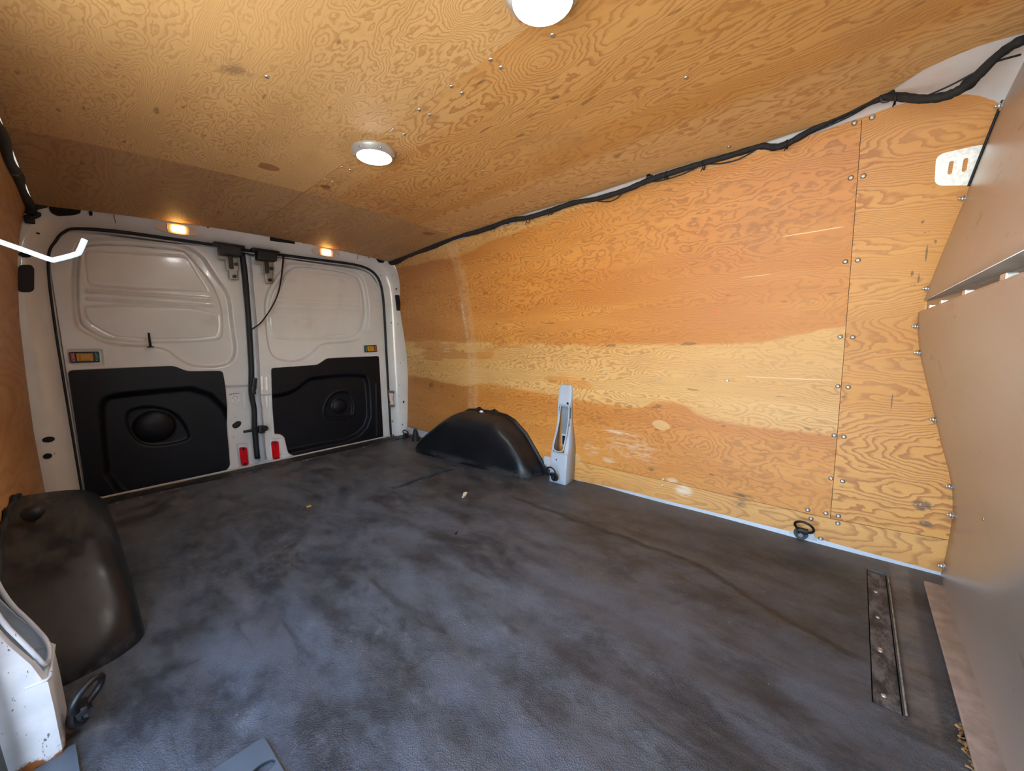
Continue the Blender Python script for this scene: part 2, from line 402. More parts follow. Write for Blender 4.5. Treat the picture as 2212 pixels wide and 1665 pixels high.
M['trimblack'] = simple('black door card plastic', (.0038, .0048, .0085), .45, bump=.15, bscale=700, var=.2, Specular_IOR_Level=.28)
M['rubber'] = simple('black rubber', (.007, .008, .011), .6)
M['cloth'] = simple('black harness tape', (.014, .013, .012), .8, bump=.8, bscale=500, var=.4, vscale=60)
def arch_mat():
    t = NT('dusty arch plastic'); x, y, z = t.sep(); n = t.noise(t.mapping((14, 4, 14)), 1.0, 5, .7); n2 = t.noise(t.mapping(), 5, 3)
    c = t.mix(t.ss(n2, .3, .7), (.0055, .006, .008), (.010, .0105, .013))
    nz = t.n('ShaderNodeSeparateXYZ', {0: t.n('ShaderNodeNewGeometry').outputs['Normal']}).outputs[2]
    dust = t.math('MULTIPLY', t.ss(nz, .45, .95), t.ss(n, .38, .68))
    c = t.mix(t.math('MULTIPLY', dust, .24), c, (.12, .09, .065))
    low = t.math('MULTIPLY', t.ss(z, .05, .01), t.ss(n, .45, .6)); c = t.mix(t.math('MULTIPLY', low, .35), c, (.12, .11, .10))
    return t.out(c, t.math('ADD', .33, t.math('MULTIPLY', dust, .35)), 0.0, t.bump(t.noise(t.mapping(), 500, 2), .15, .0006), Specular_IOR_Level=.35)
M['arch'] = arch_mat()
M['steel'] = simple('zinc plated screw', (.62, .60, .55), .32, .9, var=.1)
M['bolt'] = simple('bright zinc bolt', (.74, .74, .72), .25, .85)
M['hinge'] = simple('grey cast latch metal', (.30, .28, .24), .42, .7)
M['bezel'] = simple('satin grey lamp bezel', (.42, .40, .36), .35, .3)
M['red'] = simple('red reflector plastic', (.62, .004, .010), .18, var=.2, vscale=90)
M['amber'] = simple('amber handle plastic', (.52, .27, .012), .35)
M['labelred'] = simple('red label print', (.42, .055, .075), .5)
M['labelgreen'] = simple('green label print', (.01, .13, .10), .5)
M['ink'] = simple('dark ink', (.03, .03, .035), .6)
M['paper'] = simple('white paper sticker', (.70, .71, .70), .6)
M['whiteplastic'] = simple('white nylon', (.74, .77, .80), .35)
M['hole'] = simple('dark cavity', (.006, .006, .008), .85)
M['wood_raw'] = simple('dark stained lath', (.05, .045, .04), .7, bump=.4, bscale=120, var=.6, vscale=30)  # dark colour standing in for shade in the sheet joint
M['cream'] = simple('dried cream paint chip', (.66, .62, .5), .6)
M['slate'] = simple('slate blue step plastic', (.075, .095, .115), .5, bump=.3, bscale=160)
M['seal'] = simple('grey green door seal', (.055, .07, .068), .5)
def galv(name, c1, c2, scale, rough):
    t = NT(name); v = t.n('ShaderNodeTexVoronoi', {'Vector': t.mapping(), 'Scale': scale}).outputs['Color']
    n = t.noise(t.mapping(), scale*.8, 3, .6)
    c = t.mix(t.ss(n, .35, .65), c1, c2)
    return t.out(c, rough, .55, t.bump(n, .25, .0008))
M['galv'] = galv('white spangled plate', (.56, .57, .54), (.70, .71, .68), 140, .42)
def bulk():
    t = NT('grey sheet bulkhead'); x, y, z = t.sep(); n = t.noise(t.mapping((2.5, 2.5, 6)), 1.0, 4, .6)
    c = t.mix(t.ss(n, .3, .7), (.40, .355, .31), (.46, .41, .36))
    s = t.noise(t.mapping((9, 9, 30), (1, 2, 3), (0, .5, 0)), 1.0, 3, .7); g = t.noise(t.mapping(), 3, 2)
    c = t.mix(t.math('MULTIPLY', t.math('MULTIPLY', t.ss(s, .60, .66), t.ss(g, .5, .62)), .45), c, (.17, .12, .09))
    w = t.noise(t.mapping((60, 60, 60)), 1.0, 2); c = t.mix(t.math('MULTIPLY', t.ss(w, .76, .79), .5), c, (.1, .07, .05))
    return t.out(c, t.math('ADD', .30, t.math('MULTIPLY', n, .12)), .55)
M['bulk'] = bulk()
def floor_mat():
    t = NT('worn rubber floor mat'); x, y, z = t.sep()
    big = t.noise(t.mapping((2.2, 1.4, 1), (0, 2, 0)), 1.6, 7, .70)
    med = t.noise(t.mapping((11, 5, 1), (3, 0, 0)), 1.0, 8, .74)
    blot = t.noise(t.mapping((10, 7, 1), (1, 8, 0)), 1.0, 8, .75)
    streak = t.noise(t.mapping((18, 2.4, 1), (2, 4, 0)), 1.0, 5, .65)
    c = t.mix(t.ss(med, .40, .62), (.022, .026, .031), (.066, .075, .086))
    c = t.mix(t.math('MULTIPLY', t.ss(big, .42, .62), .6), c, (.095, .112, .138))
    c = t.mix(t.math('MULTIPLY', t.ss(blot, .56, .70), .55), c, (.15, .155, .16))
    c = t.mix(t.math('MULTIPLY', t.ss(streak, .60, .70), .65), c, (.022, .022, .024))
    # brown tint toward the right-hand wall, dusty along the wall edge
    br = t.ss(x, .75, 1.6)
    c = t.mix(t.math('MULTIPLY', br, .55), c, t.mix(t.ss(med, .35, .65), (.028, .026, .023), (.064, .058, .050)))
    dust = t.math('MULTIPLY', t.ss(x, 1.58, 1.70), t.ss(y, 1.2, .4)); c = t.mix(t.math('MULTIPLY', dust, .55), c, (.15, .135, .12))
    db = t.math('MULTIPLY', t.math('MULTIPLY', t.ss(t.math('ABSOLUTE', t.math('ADD', y, .150)), .028, .014), t.ss(x, .95, 1.1)), t.math('ADD', .25, t.math('MULTIPLY', t.ss(med, .4, .6), .4))); c = t.mix(db, c, (.19, .17, .15))
    # greyer scuffed rear part
    rr = t.ss(y, 1.9, 2.5); c = t.mix(t.math('MULTIPLY', t.math('MULTIPLY', rr, t.ss(blot, .40, .60)), .7), c, (.16, .155, .16))
    # long dark crease that wanders along the right side
    cx = t.curve(y, CREASE, -.1, 1.6, .6, 1.8)
    wv = t.math('MULTIPLY', t.math('SUBTRACT', t.noise(t.mapping((0, 9, 0)), 1.0, 3), .5), .05)
    dcr = t.math('ABSOLUTE', t.math('SUBTRACT', t.math('ADD', x, wv), cx))
    c = t.mix(t.math('MULTIPLY', t.math('MULTIPLY', t.ss(dcr, .017, .006), t.math('MULTIPLY', t.ss(y, -.10, -.02), t.ss(y, 1.35, 1.1))), .75), c, (.013, .012, .012))
    # straight joints of the mat pieces
    j1 = t.math('MULTIPLY', t.ss(t.math('ABSOLUTE', t.math('SUBTRACT', y, 2.05)), .012, .003), t.ss(med, .42, .6))
    c = t.mix(t.math('MULTIPLY', j1, .45), c, (.20, .185, .16))
    j2 = t.math('MULTIPLY', t.ss(t.math('ABSOLUTE', t.math('SUBTRACT', x, .60)), .016, .005), t.ss(y, 2.3, 2.5)); c = t.mix(t.math('MULTIPLY', j2, .35), c, (.17, .16, .15))
    # fine tan scuffs and crumbs
    sc = t.noise(t.mapping((55, 40, 1)), 1.0, 4, .75); gate = t.noise(t.mapping((3, 2.4, 1), (6, 6, 0)), 1.0, 3)
    c = t.mix(t.math('MULTIPLY', t.math('MULTIPLY', t.ss(sc, .55, .68), t.ss(gate, .54, .66)), .5), c, (.19, .155, .125))
    sp = t.n('ShaderNodeTexVoronoi', {'Vector': t.mapping((1, 1, 1)), 'Scale': 34.0})
    pick = t.math('GREATER_THAN', t.n('ShaderNodeSeparateColor', {0: sp.outputs['Color']}).outputs[0], .90)
    c = t.mix(t.math('MULTIPLY', t.math('MULTIPLY', t.ss(sp.outputs['Distance'], .075, .045), pick), .6), c, (.36, .34, .31))
    leather = t.n('ShaderNodeTexVoronoi', {'Vector': t.mapping(), 'Scale': 330.0}).outputs['Distance']
    nr = t.bump(leather, .7, .0016); nr = t.bump(med, .25, .006, nr)
    rgh = t.math('ADD', .36, t.math('MULTIPLY', t.ss(blot, .35, .7), .22))
    return t.out(c, rgh, 0.0, nr)
CREASE = sorted((float(p[1]), float(p[0])) for p in [at(q, 2, 0.0) for q in ((1130, 1080), (1290, 1140), (1400, 1180), (1500, 1215), (1580, 1262), (1640, 1300), (1720, 1350), (1800, 1390), (1870, 1422))])
CREASE = [(-.1, CREASE[0][1])] + [c for c in CREASE if -.1 < c[0] < 1.6] + [(1.6, CREASE[-1][1])]
M['floor'] = floor_mat()
def sill_mat():
    t = NT('worn black threshold'); n = t.noise(t.mapping((20, 60, 20)), 1.0, 5, .75)
    c = t.mix(t.ss(n, .5, .66), (.013, .013, .015), (.15, .135, .115))
    return t.out(c, .55, 0, t.bump(n, .5, .003))
M['sill'] = sill_mat()
M['ground'] = simple('sunlit concrete yard', (.42, .40, .37), .9, bump=.2, bscale=40)
def emit(name, col, st):
    t = NT(name); return t.out((.35, .35, .35), .4, 0, None, Emission_Color=tuple(col)+(1,), Emission_Strength=st)
M['glow'] = emit('lit white diffuser', (1, .985, .96), LAMP_WHITE)
M['amberglow'] = emit('lit amber bulb', (1, .50, .12), LAMP_AMBER)
M['led'] = emit('lit cool light tube', (.60, .84, 1.0), .15)  # weak pale blue emission for the bent tube
M['lens'] = simple('milky lamp lens', (.55, .48, .40), .3)
M['rustedge'] = simple('rusty plate edge', (.10, .05, .035), .7)

# ------------------------------------------------------------------ surfaces of the van body
_pz = [-.10, 0, .12, .30, .50, .70, .90, 1.10, 1.25, 1.35, 1.40, 1.45]
_px = [1.70, 1.703, 1.715, 1.73, 1.742, 1.738, 1.715, 1.683, 1.645, 1.605, 1.572, 1.53]
def wallx(y, z):
    b = np.interp(z, _pz, _px)
    r = float(sst((y-1.9)/.85)); c = float(sst((z-.95)/.45))
    return float(b+r*(.012+.085*c))
_lz = [-.1, .09, .4, .67, .9, 1.14, 1.28, 1.37, 1.41, 1.45]
_lx = [-.20, -.20, -.205, -.20, -.193, -.175, -.152, -.132, -.115, -.09]
def leftx(y, z): return float(np.interp(z, _lz, _lx))
def on_wall(p, fn=wallx, off=0.0):
    x = 1.7 if fn is wallx else -.2
    for _ in range(14):
        q = at(p, 0, x); x = .5*x+.5*(fn(q[1], q[2])+off)
    q = at(p, 0, x); return Vector(q)
def wall_nrm(y, z, fn=wallx):
    e = .01; dz = (fn(y, z+e)-fn(y, z-e))/(2*e); dy = (fn(y+e, z)-fn(y-e, z))/(2*e)
    n = Vector((-1, dy, dz)) if fn is wallx else Vector((1, -dy, -dz))
    return n.normalized()
EDGE = sorted([tuple(at(q, 2, 1.40)[[1, 0]]) for q in ((858, 562), (925, 535), (1000, 506), (1120, 468), (1245, 432), (1400, 382), (1500, 352), (1625, 318), (1800, 262), (1880, 225), (1930, 200), (1985, 165), (2090, 120), (2180, 92), (2212, 85))])
def edge_r(y): return float(np.interp(y, [e[0] for e in EDGE], [e[1] for e in EDGE]))
def ceilz(x, y=0): return 1.40+.035*max(0.0, 1-((x-.74)/.86)**2)
YR = 2.745      # rear edge of the plywood
def ceil_hit(p):
    z = 1.42
    for _ in range(10):
        q = at(p, 2, z); z = ceilz(q[0])
    return Vector(at(p, 2, z))

# ------------------------------------------------------------------ ground and shell
gm = pd([(-25, -25, -.6), (25, -25, -.6), (25, 25, -.6), (-25, 25, -.6)], [(0, 1, 2, 3)])
tag(mk('ground', gm, M['ground'], smooth=False), 'sunlit concrete yard outside the van', kind='structure')

# ---- ceiling
ceiling = tag(empty('ceiling', (.7, 1.2, 1.43)), 'plywood lined roof of the van', kind='structure')
def ceil_panel(xa, xb, ya, yb, mat, n=22, m=40, th=.006):
    top = []; rows = []
    for j in range(m+1):
        y = ya+(yb-ya)*j/m; a = xa(y) if callable(xa) else xa; b = xb(y) if callable(xb) else xb
        rows.append([(a+(b-a)*i/n, y, ceilz(a+(b-a)*i/n)) for i in range(n+1)])
    me = loft(rows)
    bm = bmesh.new(); bm.from_mesh(me); be = [e for e in bm.edges if len(e.link_faces) == 1]
    r = bmesh.ops.extrude_edge_only(bm, edges=be)
    for v in [g for g in r['geom'] if isinstance(g, bmesh.types.BMVert)]: v.co.z += th
    for e in be: e.smooth = False
    me2 = bmm(bm); return mk('plywood_panel', me2, mat, ceiling)
XS, YS = .705, 1.86
LE = lambda y: -.103
g = .0012
def er(y): return edge_r(y)
ys_front = -.30
p = ceil_panel(LE, XS-g, ys_front, YS-g, M['ceil_a']); p['label'] = 'pale wavy grained sheet'
p = ceil_panel(XS+g, er, ys_front, YS-g, M['ceil_b'], m=80); p['label'] = 'orange grained sheet'
ceil_panel(LE, XS-g, YS+g, YR, M['ceil_c']); ceil_panel(XS+g, er, YS+g, YR, M['ceil_c'])
# white steel roof above the sheets
rows = [[(-.34, y, 1.30), (-.26, y, 1.42), (-.12, y, 1.475), (.74, y, 1.50), (1.50, y, 1.475), (1.62, y, 1.455), (1.72, y, 1.42), (1.80, y, 1.36), (1.86, y, 1.28)] for y in np.linspace(-.5, 2.95, 30)]
mk('steel_roof', loft(rows), M['paint'], ceiling)['label'] = 'white painted steel above the plywood'

# ---- screws
def screw_mesh(r=.0065):
    bm = bmesh.new(); bm_lathe(bm, [(r, 0), (r*.98, .0008), (r*.75, .0022), (r*.35, .003), (r*.30, .0018), (0, .0018)], seg=14)
    me = bmm(bm); me.materials.append(M['steel']); return me
def flange_screw_mesh(r=.0075):
    bm = bmesh.new(); bm_lathe(bm, [(r, 0), (r, .001), (r*.66, .0014), (r*.60, .0035), (r*.3, .0042), (r*.26, .0024), (0, .0024)], seg=16)
    me = bmm(bm); me.materials.append(M['steel']); return me
ME_SCREW = screw_mesh(.0062); ME_SCREW2 = flange_screw_mesh()
def put(me, name, parent, pos, nrm, s=1.0, spin=0.0):
    o = bpy.data.objects.new(name, me); COL.objects.link(o)
    me.polygons.foreach_set('use_smooth', [True]*len(me.polygons))
    o.parent = parent
    if parent is not None: o.matrix_parent_inverse = Matrix.Translation(parent.location).inverted()
    o.matrix_basis = Matrix.Translation(pos) @ Vector(nrm).to_track_quat('Z', 'Y').to_matrix().to_4x4() @ Matrix.Rotation(spin, 4, 'Z') @ Matrix.Diagonal((s, s, s, 1))
    return o
for q in ((1194, 76), (1060, 129), (1082, 146), (975, 187), (998, 201), (906, 237), (928, 248), (849, 280), (873, 290), (738, 361), (756, 367), (701, 387), (718, 392), (577, 166), (1482, 168), (1042, 369), (1575, 317), (1179, 437)):
    h = ceil_hit(q); put(ME_SCREW, 'screw', ceiling, h, (0, 0, -1))

# ---- right wall
wall_right = tag(empty('wall_right', (1.7, 1.2, 0)), 'plywood lined wall opposite the side door', kind='structure')
def wall_panel(name, ya, yb, zlo, zhi, mat, parent, fn=wallx, ny=50, nz=46, th=.010, off=0.0):
    rows = []
    for j in range(ny+1):
        y = ya+(yb-ya)*j/ny; a = zlo(y) if callable(zlo) else zlo; b = zhi(y) if callable(zhi) else zhi
        rows.append([(fn(y, a+(b-a)*i/nz)+off, y, a+(b-a)*i/nz) for i in range(nz+1)])
    me = loft(rows); bm = bmesh.new(); bm.from_mesh(me); be = [e for e in bm.edges if len(e.link_faces) == 1]
    r = bmesh.ops.extrude_edge_only(bm, edges=be); s = 1 if fn is wallx else -1
    for v in [g_ for g_ in r['geom'] if isinstance(g_, bmesh.types.BMVert)]: v.co.x += s*th
    for e in be: e.smooth = False
    return mk(name, bmm(bm), mat, parent)
TOPW = sorted([(float(v.y), float(v.z)) for v in [on_wall(q) for q in ((852, 570), (1000, 514), (1245, 441), (1400, 392), (1520, 354), (1625, 326), (1720, 303), (1858, 254), (1930, 226), (1985, 212), (2040, 204), (2090, 200), (2130, 208), (2170, 228), (2200, 250))]])
def ztop(y):
    z = float(np.interp(y, [a[0] for a in TOPW], [a[1] for a in TOPW])); k = float(sst((y-1.95)/.5)); return z*(1-k)+1.412*k
SEAM_Y = .028; REAR_Y = 1.93
def zseam(y): return .112 if y > .03 else .112+(.03-y)*.06
def sill_top(y): return float(np.interp(y, [-.3, .1, .8, 1.1], [.012, .018, .012, .0]))
a = wall_panel('plywood_panel', SEAM_Y+.0007, REAR_Y-.0004, lambda y: zseam(y)+.0008 if y < 1.10 else .085, ztop, M['wall_mid'], wall_right, ny=90); a['label'] = 'orange sheet with pale band'
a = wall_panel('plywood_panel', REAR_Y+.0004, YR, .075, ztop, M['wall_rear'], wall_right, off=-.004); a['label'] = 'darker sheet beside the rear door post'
a = wall_panel('plywood_panel', -.29, SEAM_Y-.0007, lambda y: zseam(y)+.0008, ztop, M['wall_front'], wall_right, ny=30); a['label'] = 'sheet with bold parallel grain'
a = wall_panel('plywood_panel', -.29, 1.095, sill_top, lambda y: zseam(y)-.0008, M['wall_strip'], wall_right, nz=6, ny=60); a['label'] = 'low strip along the floor'
rows = [[(wallx(SEAM_Y, z)+.0055, SEAM_Y-.012, z), (wallx(SEAM_Y, z)+.0055, SEAM_Y+.012, z)] for z in np.linspace(.10, ztop(SEAM_Y), 30)]  # dark strip added behind the gap so the joint reads as shaded
mk('joint_backing', loft(rows), M['wood_raw'], wall_right)['label'] = 'dark joint between the sheets'
# white steel body side behind the sheets, and floor sill flange
rows = [[(wallx(y, z)+.013, y, z) for z in np.linspace(-.08, 1.36, 30)] for y in np.linspace(-.5, 2.95, 50)]
mk('steel_side', loft(rows), M['paint'], wall_right)['label'] = 'white painted steel behind the plywood'
rows = [[(wallx(y, 0)+.012, y, sill_top(y)+.03), (wallx(y, 0)-.002, y, sill_top(y)+.002), (wallx(y, 0)-.004, y, -.004), (wallx(y, 0)-.03, y, -.02)] for y in np.linspace(-.26, 1.08, 40)]
o = autosmooth(mk('floor_flange', loft(rows), M['flange'], wall_right)); o['label'] = 'pale blue white steel strip at the floor'
# roof rail: folded steel lip seen between ceiling sheet and wall sheet, with punched holes
rows = []
for y in np.linspace(-.27, 2.74, 120):
    e = edge_r(y)+.004; w = wallx(y, ztop(y))
    rows.append([(e-.05, y, 1.425), (e+.0, y, 1.412), ((e+w)/2+.008, y, (1.405+ztop(y))/2+.002), (w+.008, y, ztop(y)-.004), (wallx(y, ztop(y)-.03)+.013, y, ztop(y)-.03)])
mk('roof_rail', loft(rows), M['paint'], wall_right)['label'] = 'glossy white steel edge behind the cable'
for q, s in (((2093, 133), .012), ((2181, 126), .008), ((2090, 180), .011)):
    h = on_wall(q, off=-.02)
    e = edge_r(h.y); w = wallx(h.y, ztop(h.y))
    pos = Vector(at(q, 0, (e+w)/2+.0)); bm = bmesh.new(); bm_lathe(bm, [(s, 0), (s*.96, .001), (0, .001)], seg=20)
    me = bmm(bm); me.materials.append(M['hole']); put(me, 'punched_hole', wall_right, pos, Vector((-.7, 0, -.7)))
for q in ((1846, 265), (1884, 253), (1838, 384), (1865, 380), (1826, 565), (1853, 562), (1815, 727), (1842, 728), (1810, 834), (1832, 836), (1802, 940), (1823, 943), (1795, 1033), (1820, 1039), (1784, 1108), (1811, 1114), (1745, 1101), (1752, 1120), (1810, 1130), (1773, 1163)):
    h = on_wall(q); put(ME_SCREW2, 'screw', wall_right, h, wall_nrm(h.y, h.z))
for q in ((1099, 797), (1203, 803), (1310, 806), (1425, 816), (1571, 822), (1432, 1035), (1431, 1048), (1418, 1080), (1253, 1000), (1251, 1036), (1066, 497), (1004, 515), (943, 532), (2180, 590)):
    h = on_wall(q)
    if h.y > -.2: put(ME_SCREW, 'screw', wall_right, h, wall_nrm(h.y, h.z))
def wall_patch(name, center, half_y, half_z, mat, tilt=0.0, lens=True):
    c = on_wall(center); n = 28; pts = []
    for k in range(n):
        a = 2*math.pi*k/n; u = math.cos(a); v = math.sin(a)*(abs(math.sin(a))**.35 if lens else 1)
        dy, dz = u*half_y, v*half_z; y, z = c.y+dy*math.cos(tilt)-dz*math.sin(tilt), c.z+dy*math.sin(tilt)+dz*math.cos(tilt)
        pts.append((wallx(y, z)-.0011, y, z))
    bm = bmesh.new(); f = bm.faces.new([bm.verts.new(q) for q in pts]); r = bmesh.ops.extrude_face_region(bm, geom=[f])
    for v in [q for q in r['geom'] if isinstance(q, bmesh.types.BMVert)]: v.co.x += .003
    return mk(name, bmm(bm), mat, wall_right, smooth=False)
wall_patch('wood_plug', (1428, 918), .042, .022, M['patch'], .12)
wall_patch('wood_plug', (1240, 987), .045, .026, M['patch'])
for q in ((578, 360), (932, 506), (703, 403)):
    c = ceil_hit(q); r = {578: (.040, .030), 932: (.06, .03), 703: (.02, .02)}[q[0]]
    bm = bmesh.new(); f = bm.faces.new([bm.verts.new((c.x+r[0]*math.cos(2*math.pi*k/24), c.y+r[1]*math.sin(2*math.pi*k/24), ceilz(c.x)-.0006)) for k in range(24)])
    r2 = bmesh.ops.extrude_face_region(bm, geom=[f])
    for v in [w for w in r2['geom'] if isinstance(w, bmesh.types.BMVert)]: v.co.z += .002
    mk('wood_plug', bmm(bm), M['patch_dark'], ceiling, smooth=False)

# ---- left wall (beside the side door opening)
wall_left = tag(empty('wall_left', (-.2, 1.9, 0)), 'plywood lined wall behind the side door opening', kind='structure')
wall_panel('plywood_panel', 1.17, YR, .06, 1.385, M['left_ply'], wall_left, fn=leftx)
rows = [[(leftx(y, z)-.015, y, z) for z in np.linspace(-.08, 1.40, 24)] for y in np.linspace(1.08, 2.95, 20)]
mk('steel_side', loft(rows), M['paint'], wall_left)
bm = bmesh.new(); bm_box(bm, (-.23, .36, 1.38), (.10, 1.5, .10), bev=.01); mk('door_header', bmm(bm), M['paint'], wall_left)
bm = bmesh.new(); bm_box(bm, (-.27, 1.13, .72), (.08, .07, 1.45), bev=.01); mk('door_post', bmm(bm), M['paint'], wall_left)

# ---- floor
def floor_z(x, y):
    z = -.004
    z += .0022*math.sin(x*2*math.pi/.16)*(1 if .05 < x < 1.6 else .3)
    z += .024*float(sst((x-1.60)/.10))*float(sst((1.3-y)/.4))*.75
    z += .0025*math.sin(x*9+y*3)*math.sin(y*7-x*2)
    return z
XM = (.795, 1.69)
tr = dict(x0=.80, x1=1.275, ya=-.119, yb=-.073)          # slot for the lath, in metres
tr['x0'] = float(at((1946, 1540), 2, 0)[0]); tr['x1'] = float(at((1911, 1240), 2, 0)[0])
sl = dict(ya=2.0, yb=2.02)
s0, s1 = at((985, 1009), 2, 0), at((845, 1052), 2, 0)
slot = (float(min(s0[0], s1[0])), float(max(s0[0], s1[0])), float((s0[1]+s1[1])/2-.017), float((s0[1]+s1[1])/2+.017))
def cuts(a, b, step, extra):
    v = list(np.arange(a, b, step))+[b]
    for e in extra:
        v = [q for q in v if abs(q-e) > step*.35]+[e]
    return sorted(v)
xs = cuts(-.30, 1.705, .018, [tr['x0'], tr['x1'], slot[0], slot[1]])
ysf = cuts(-.30, 2.70, .018, [tr['ya'], tr['yb'], slot[2], slot[3]])
V = [(x, y, floor_z(x, y)) for x in xs for y in ysf]; Fc = []
ny = len(ysf)
def in_rect(x, y, r): return r[0] < x < r[1] and r[2] < y < r[3]
for i in range(len(xs)-1):
    for j in range(ny-1):
        mx, my = (xs[i]+xs[i+1])/2, (ysf[j]+ysf[j+1])/2
        if in_rect(mx, my, (tr['x0'], tr['x1'], tr['ya'], tr['yb'])) or in_rect(mx, my, slot): continue
        if mx < -.13 and my < 1.04: continue
        Fc.append((i*ny+j, (i+1)*ny+j, (i+1)*ny+j+1, i*ny+j+1))
me = pd(V, Fc); bm = bmesh.new(); bm.from_mesh(me); be = [e for e in bm.edges if len(e.link_faces) == 1]
r = bmesh.ops.extrude_edge_only(bm, edges=be)
for v in [q for q in r['geom'] if isinstance(q, bmesh.types.BMVert)]: v.co.z -= .014
for e in be: e.smooth = False
bmesh.ops.delete(bm, geom=[v for v in bm.verts if not v.link_faces], context='VERTS')
bm.to_mesh(me); bm.free()
floor = tag(mk('floor', me, M['floor']), 'worn black rubber mat covering the load floor', kind='structure')
bm = bmesh.new(); bm_box(bm, (.72, 1.25, -.045), (2.04, 3.3, .05)); mk('subfloor', bmm(bm), M['hole'], floor, smooth=False)
# recessed lath with screws
ct = ((tr['x0']+tr['x1'])/2, (tr['ya']+tr['yb'])/2)
bm = bmesh.new(); bm_box(bm, (ct[0], ct[1], -.0085), (tr['x1']-tr['x0']-.004, tr['yb']-tr['ya']-.004, .012), bev=.0015)
lath = mk('lath', bmm(bm), M['lath'], floor, smooth=False); lath['label'] = 'dark lath let into the mat'
for q in ((1888, 1232), (1891, 1282), (1892, 1336), (1900, 1406), (1903, 1411), (1905, 1506)):
    h = at(q, 2, -.008); put(ME_SCREW, 'screw', floor, Vector((h[0], ct[1]+.004, -.0025)), (0, 0, 1), .8)
bm = bmesh.new(); bm_box(bm, ((tr['x0']+tr['x1'])/2, tr['ya']-.004, .001), (tr['x1']-tr['x0'], .003, .004), bev=.0008)
mk('frayed_edge', bmm(bm), simple('frayed tan edge', (.26, .22, .16), .8, var=.4, vscale=60), floor)
# rear threshold
rows = []
for x in np.linspace(-.22, 1.70, 90):
    yy = 2.68+.006*math.sin(x*9)
    rows.append([(x, yy, -.012), (x, yy+.004, .004), (x, 2.745, .006+.001*math.sin(x*31)), (x, 2.80, .002), (x, 2.835, -.006), (x, 2.84, -.03)])
tag(autosmooth(mk('trim_1', loft(rows), M['sill']), 25), 'scuffed black threshold in front of the rear doors', kind='structure')
bm = bmesh.new(); bm_box(bm, (.77, 2.826, .004), (1.68, .010, .010), bev=.003)
tag(mk('trim_2', bmm(bm), simple('pale seal edge', (.55, .53, .46), .5)), 'thin pale edge strip under the rear doors', kind='structure')

# ------------------------------------------------------------------ rear doors
Y0 = 2.84
def pp(pts, y=Y0): return [at(q, 1, y)[[0, 2]] for q in pts]
def term(P, amp, w):
    def f(X, Z): return amp*sst(-sdf(P, X, Z)[0]/w)
    return f
def leaning(P, amp, k, w):
    def f(X, Z): return (amp+k*(Z-.95))*sst(-sdf(P, X, Z)[0]/w)
    return f
def groove(P, d, w):
    def f(X, Z): return -d*np.exp(-(sdf(P, X, Z)[0]/w)**2)
    return f
def band(a, b, amp, w):
    """ridge along a segment"""
    a, b = np.array(a), np.array(b); e = b-a; L = e.dot(e)
    def f(X, Z):
        t = np.clip(((X-a[0])*e[0]+(Z-a[1])*e[1])/L, 0, 1); d = np.hypot(X-a[0]-t*e[0], Z-a[1]-t*e[1])
        return amp*np.exp(-(d/w)**2)
    return f
def combo(fs): return lambda X, Z: sum(f(X, Z) for f in fs)
# left leaf
door1 = tag(empty('door_1', (-.09, 2.84, 0)), 'left rear door, wider black lower card with large dome', kind='structure')
P1 = roundpoly([(-.085, -.02), (-.085, 1.20), (-.04, 1.325), (.672, 1.345), (.672, -.02)], .07)
rec = chaikin(pp([(152, 540), (180, 508), (300, 512), (428, 530), (473, 602), (500, 635), (506, 704), (516, 762), (500, 789), (468, 796), (418, 796), (385, 780), (352, 752), (240, 750), (177, 722), (152, 700)]), 2)
plat = chaikin(pp([(163, 548), (190, 520), (395, 537), (408, 548), (478, 630), (488, 722), (470, 740), (248, 742), (185, 714), (163, 690)]), 2)
up1 = roundpoly(pp([(180, 540), (402, 553), (453, 632), (188, 616)]), .03)
lo1 = chaikin(pp([(182, 655), (471, 668), (475, 712), (465, 731), (262, 733), (205, 706), (182, 685)]), 1)
lat1 = roundpoly(pp([(143, 754), (222, 754), (226, 790), (148, 790)]), .01)
low1 = roundpoly(pp([(482, 832), (640, 826), (640, 1100), (482, 1100)]), .01)
stk = roundpoly(pp([(497, 848), (528, 846), (532, 880), (500, 882)]), .01)
ref1 = roundpoly(pp([(511, 958), (537, 956), (544, 1010), (518, 1012)]), .012)
h1 = combo([term(rec, -.028, .020), leaning(plat, .013, .05, .011), groove(up1, .0032, .0032), groove(lo1, .0032, .0032),
            band(*pp([(190, 628), (455, 645)]), .005, .008), band(*pp([(190, 645), (460, 660)]), .005, .006),
            term(roundpoly(pp([(147, 800), (374, 790), (404, 802), (480, 801), (486, 834), (500, 1008), (488, 1022), (250, 1075), (186, 1066)]), .018), -.07, .012), term(low1, -.014, .02), term(stk, -.002, .006), term(ref1, -.006, .008), term(lat1, -.004, .006)])
o = relief('inner_skin', P1, Y0, h1, .0038, M['paint'], door1); o['label'] = 'white pressed steel skin'
c1 = roundpoly(pp([(147, 800), (374, 790), (404, 802), (480, 801), (486, 834), (500, 1008), (488, 1022), (250, 1075), (186, 1066)]), .018)
poc = chaikin(pp([(208, 900), (212, 862), (240, 846), (500, 826), (530, 1100), (230, 1100)]), 2)
tear = chaikin(pp([(268, 900), (280, 882), (330, 875), (385, 890), (415, 935), (412, 955), (350, 968), (300, 965), (272, 930)]), 2)
cx1, cz1 = pp([(336, 922)])[0]
def dome(cx, cz, r, h): return lambda X, Z: h*np.sqrt(np.clip(1-((X-cx)**2+(Z-cz)**2)/r**2, 0, 1))
o = relief('lower_card', c1, Y0-.004, combo([lambda X, Z: X*0+.006, term(poc, -.034, .035), term(tear, -.014, .016), dome(cx1, cz1, .088, .034)]), .006, M['trimblack'], door1, .02)
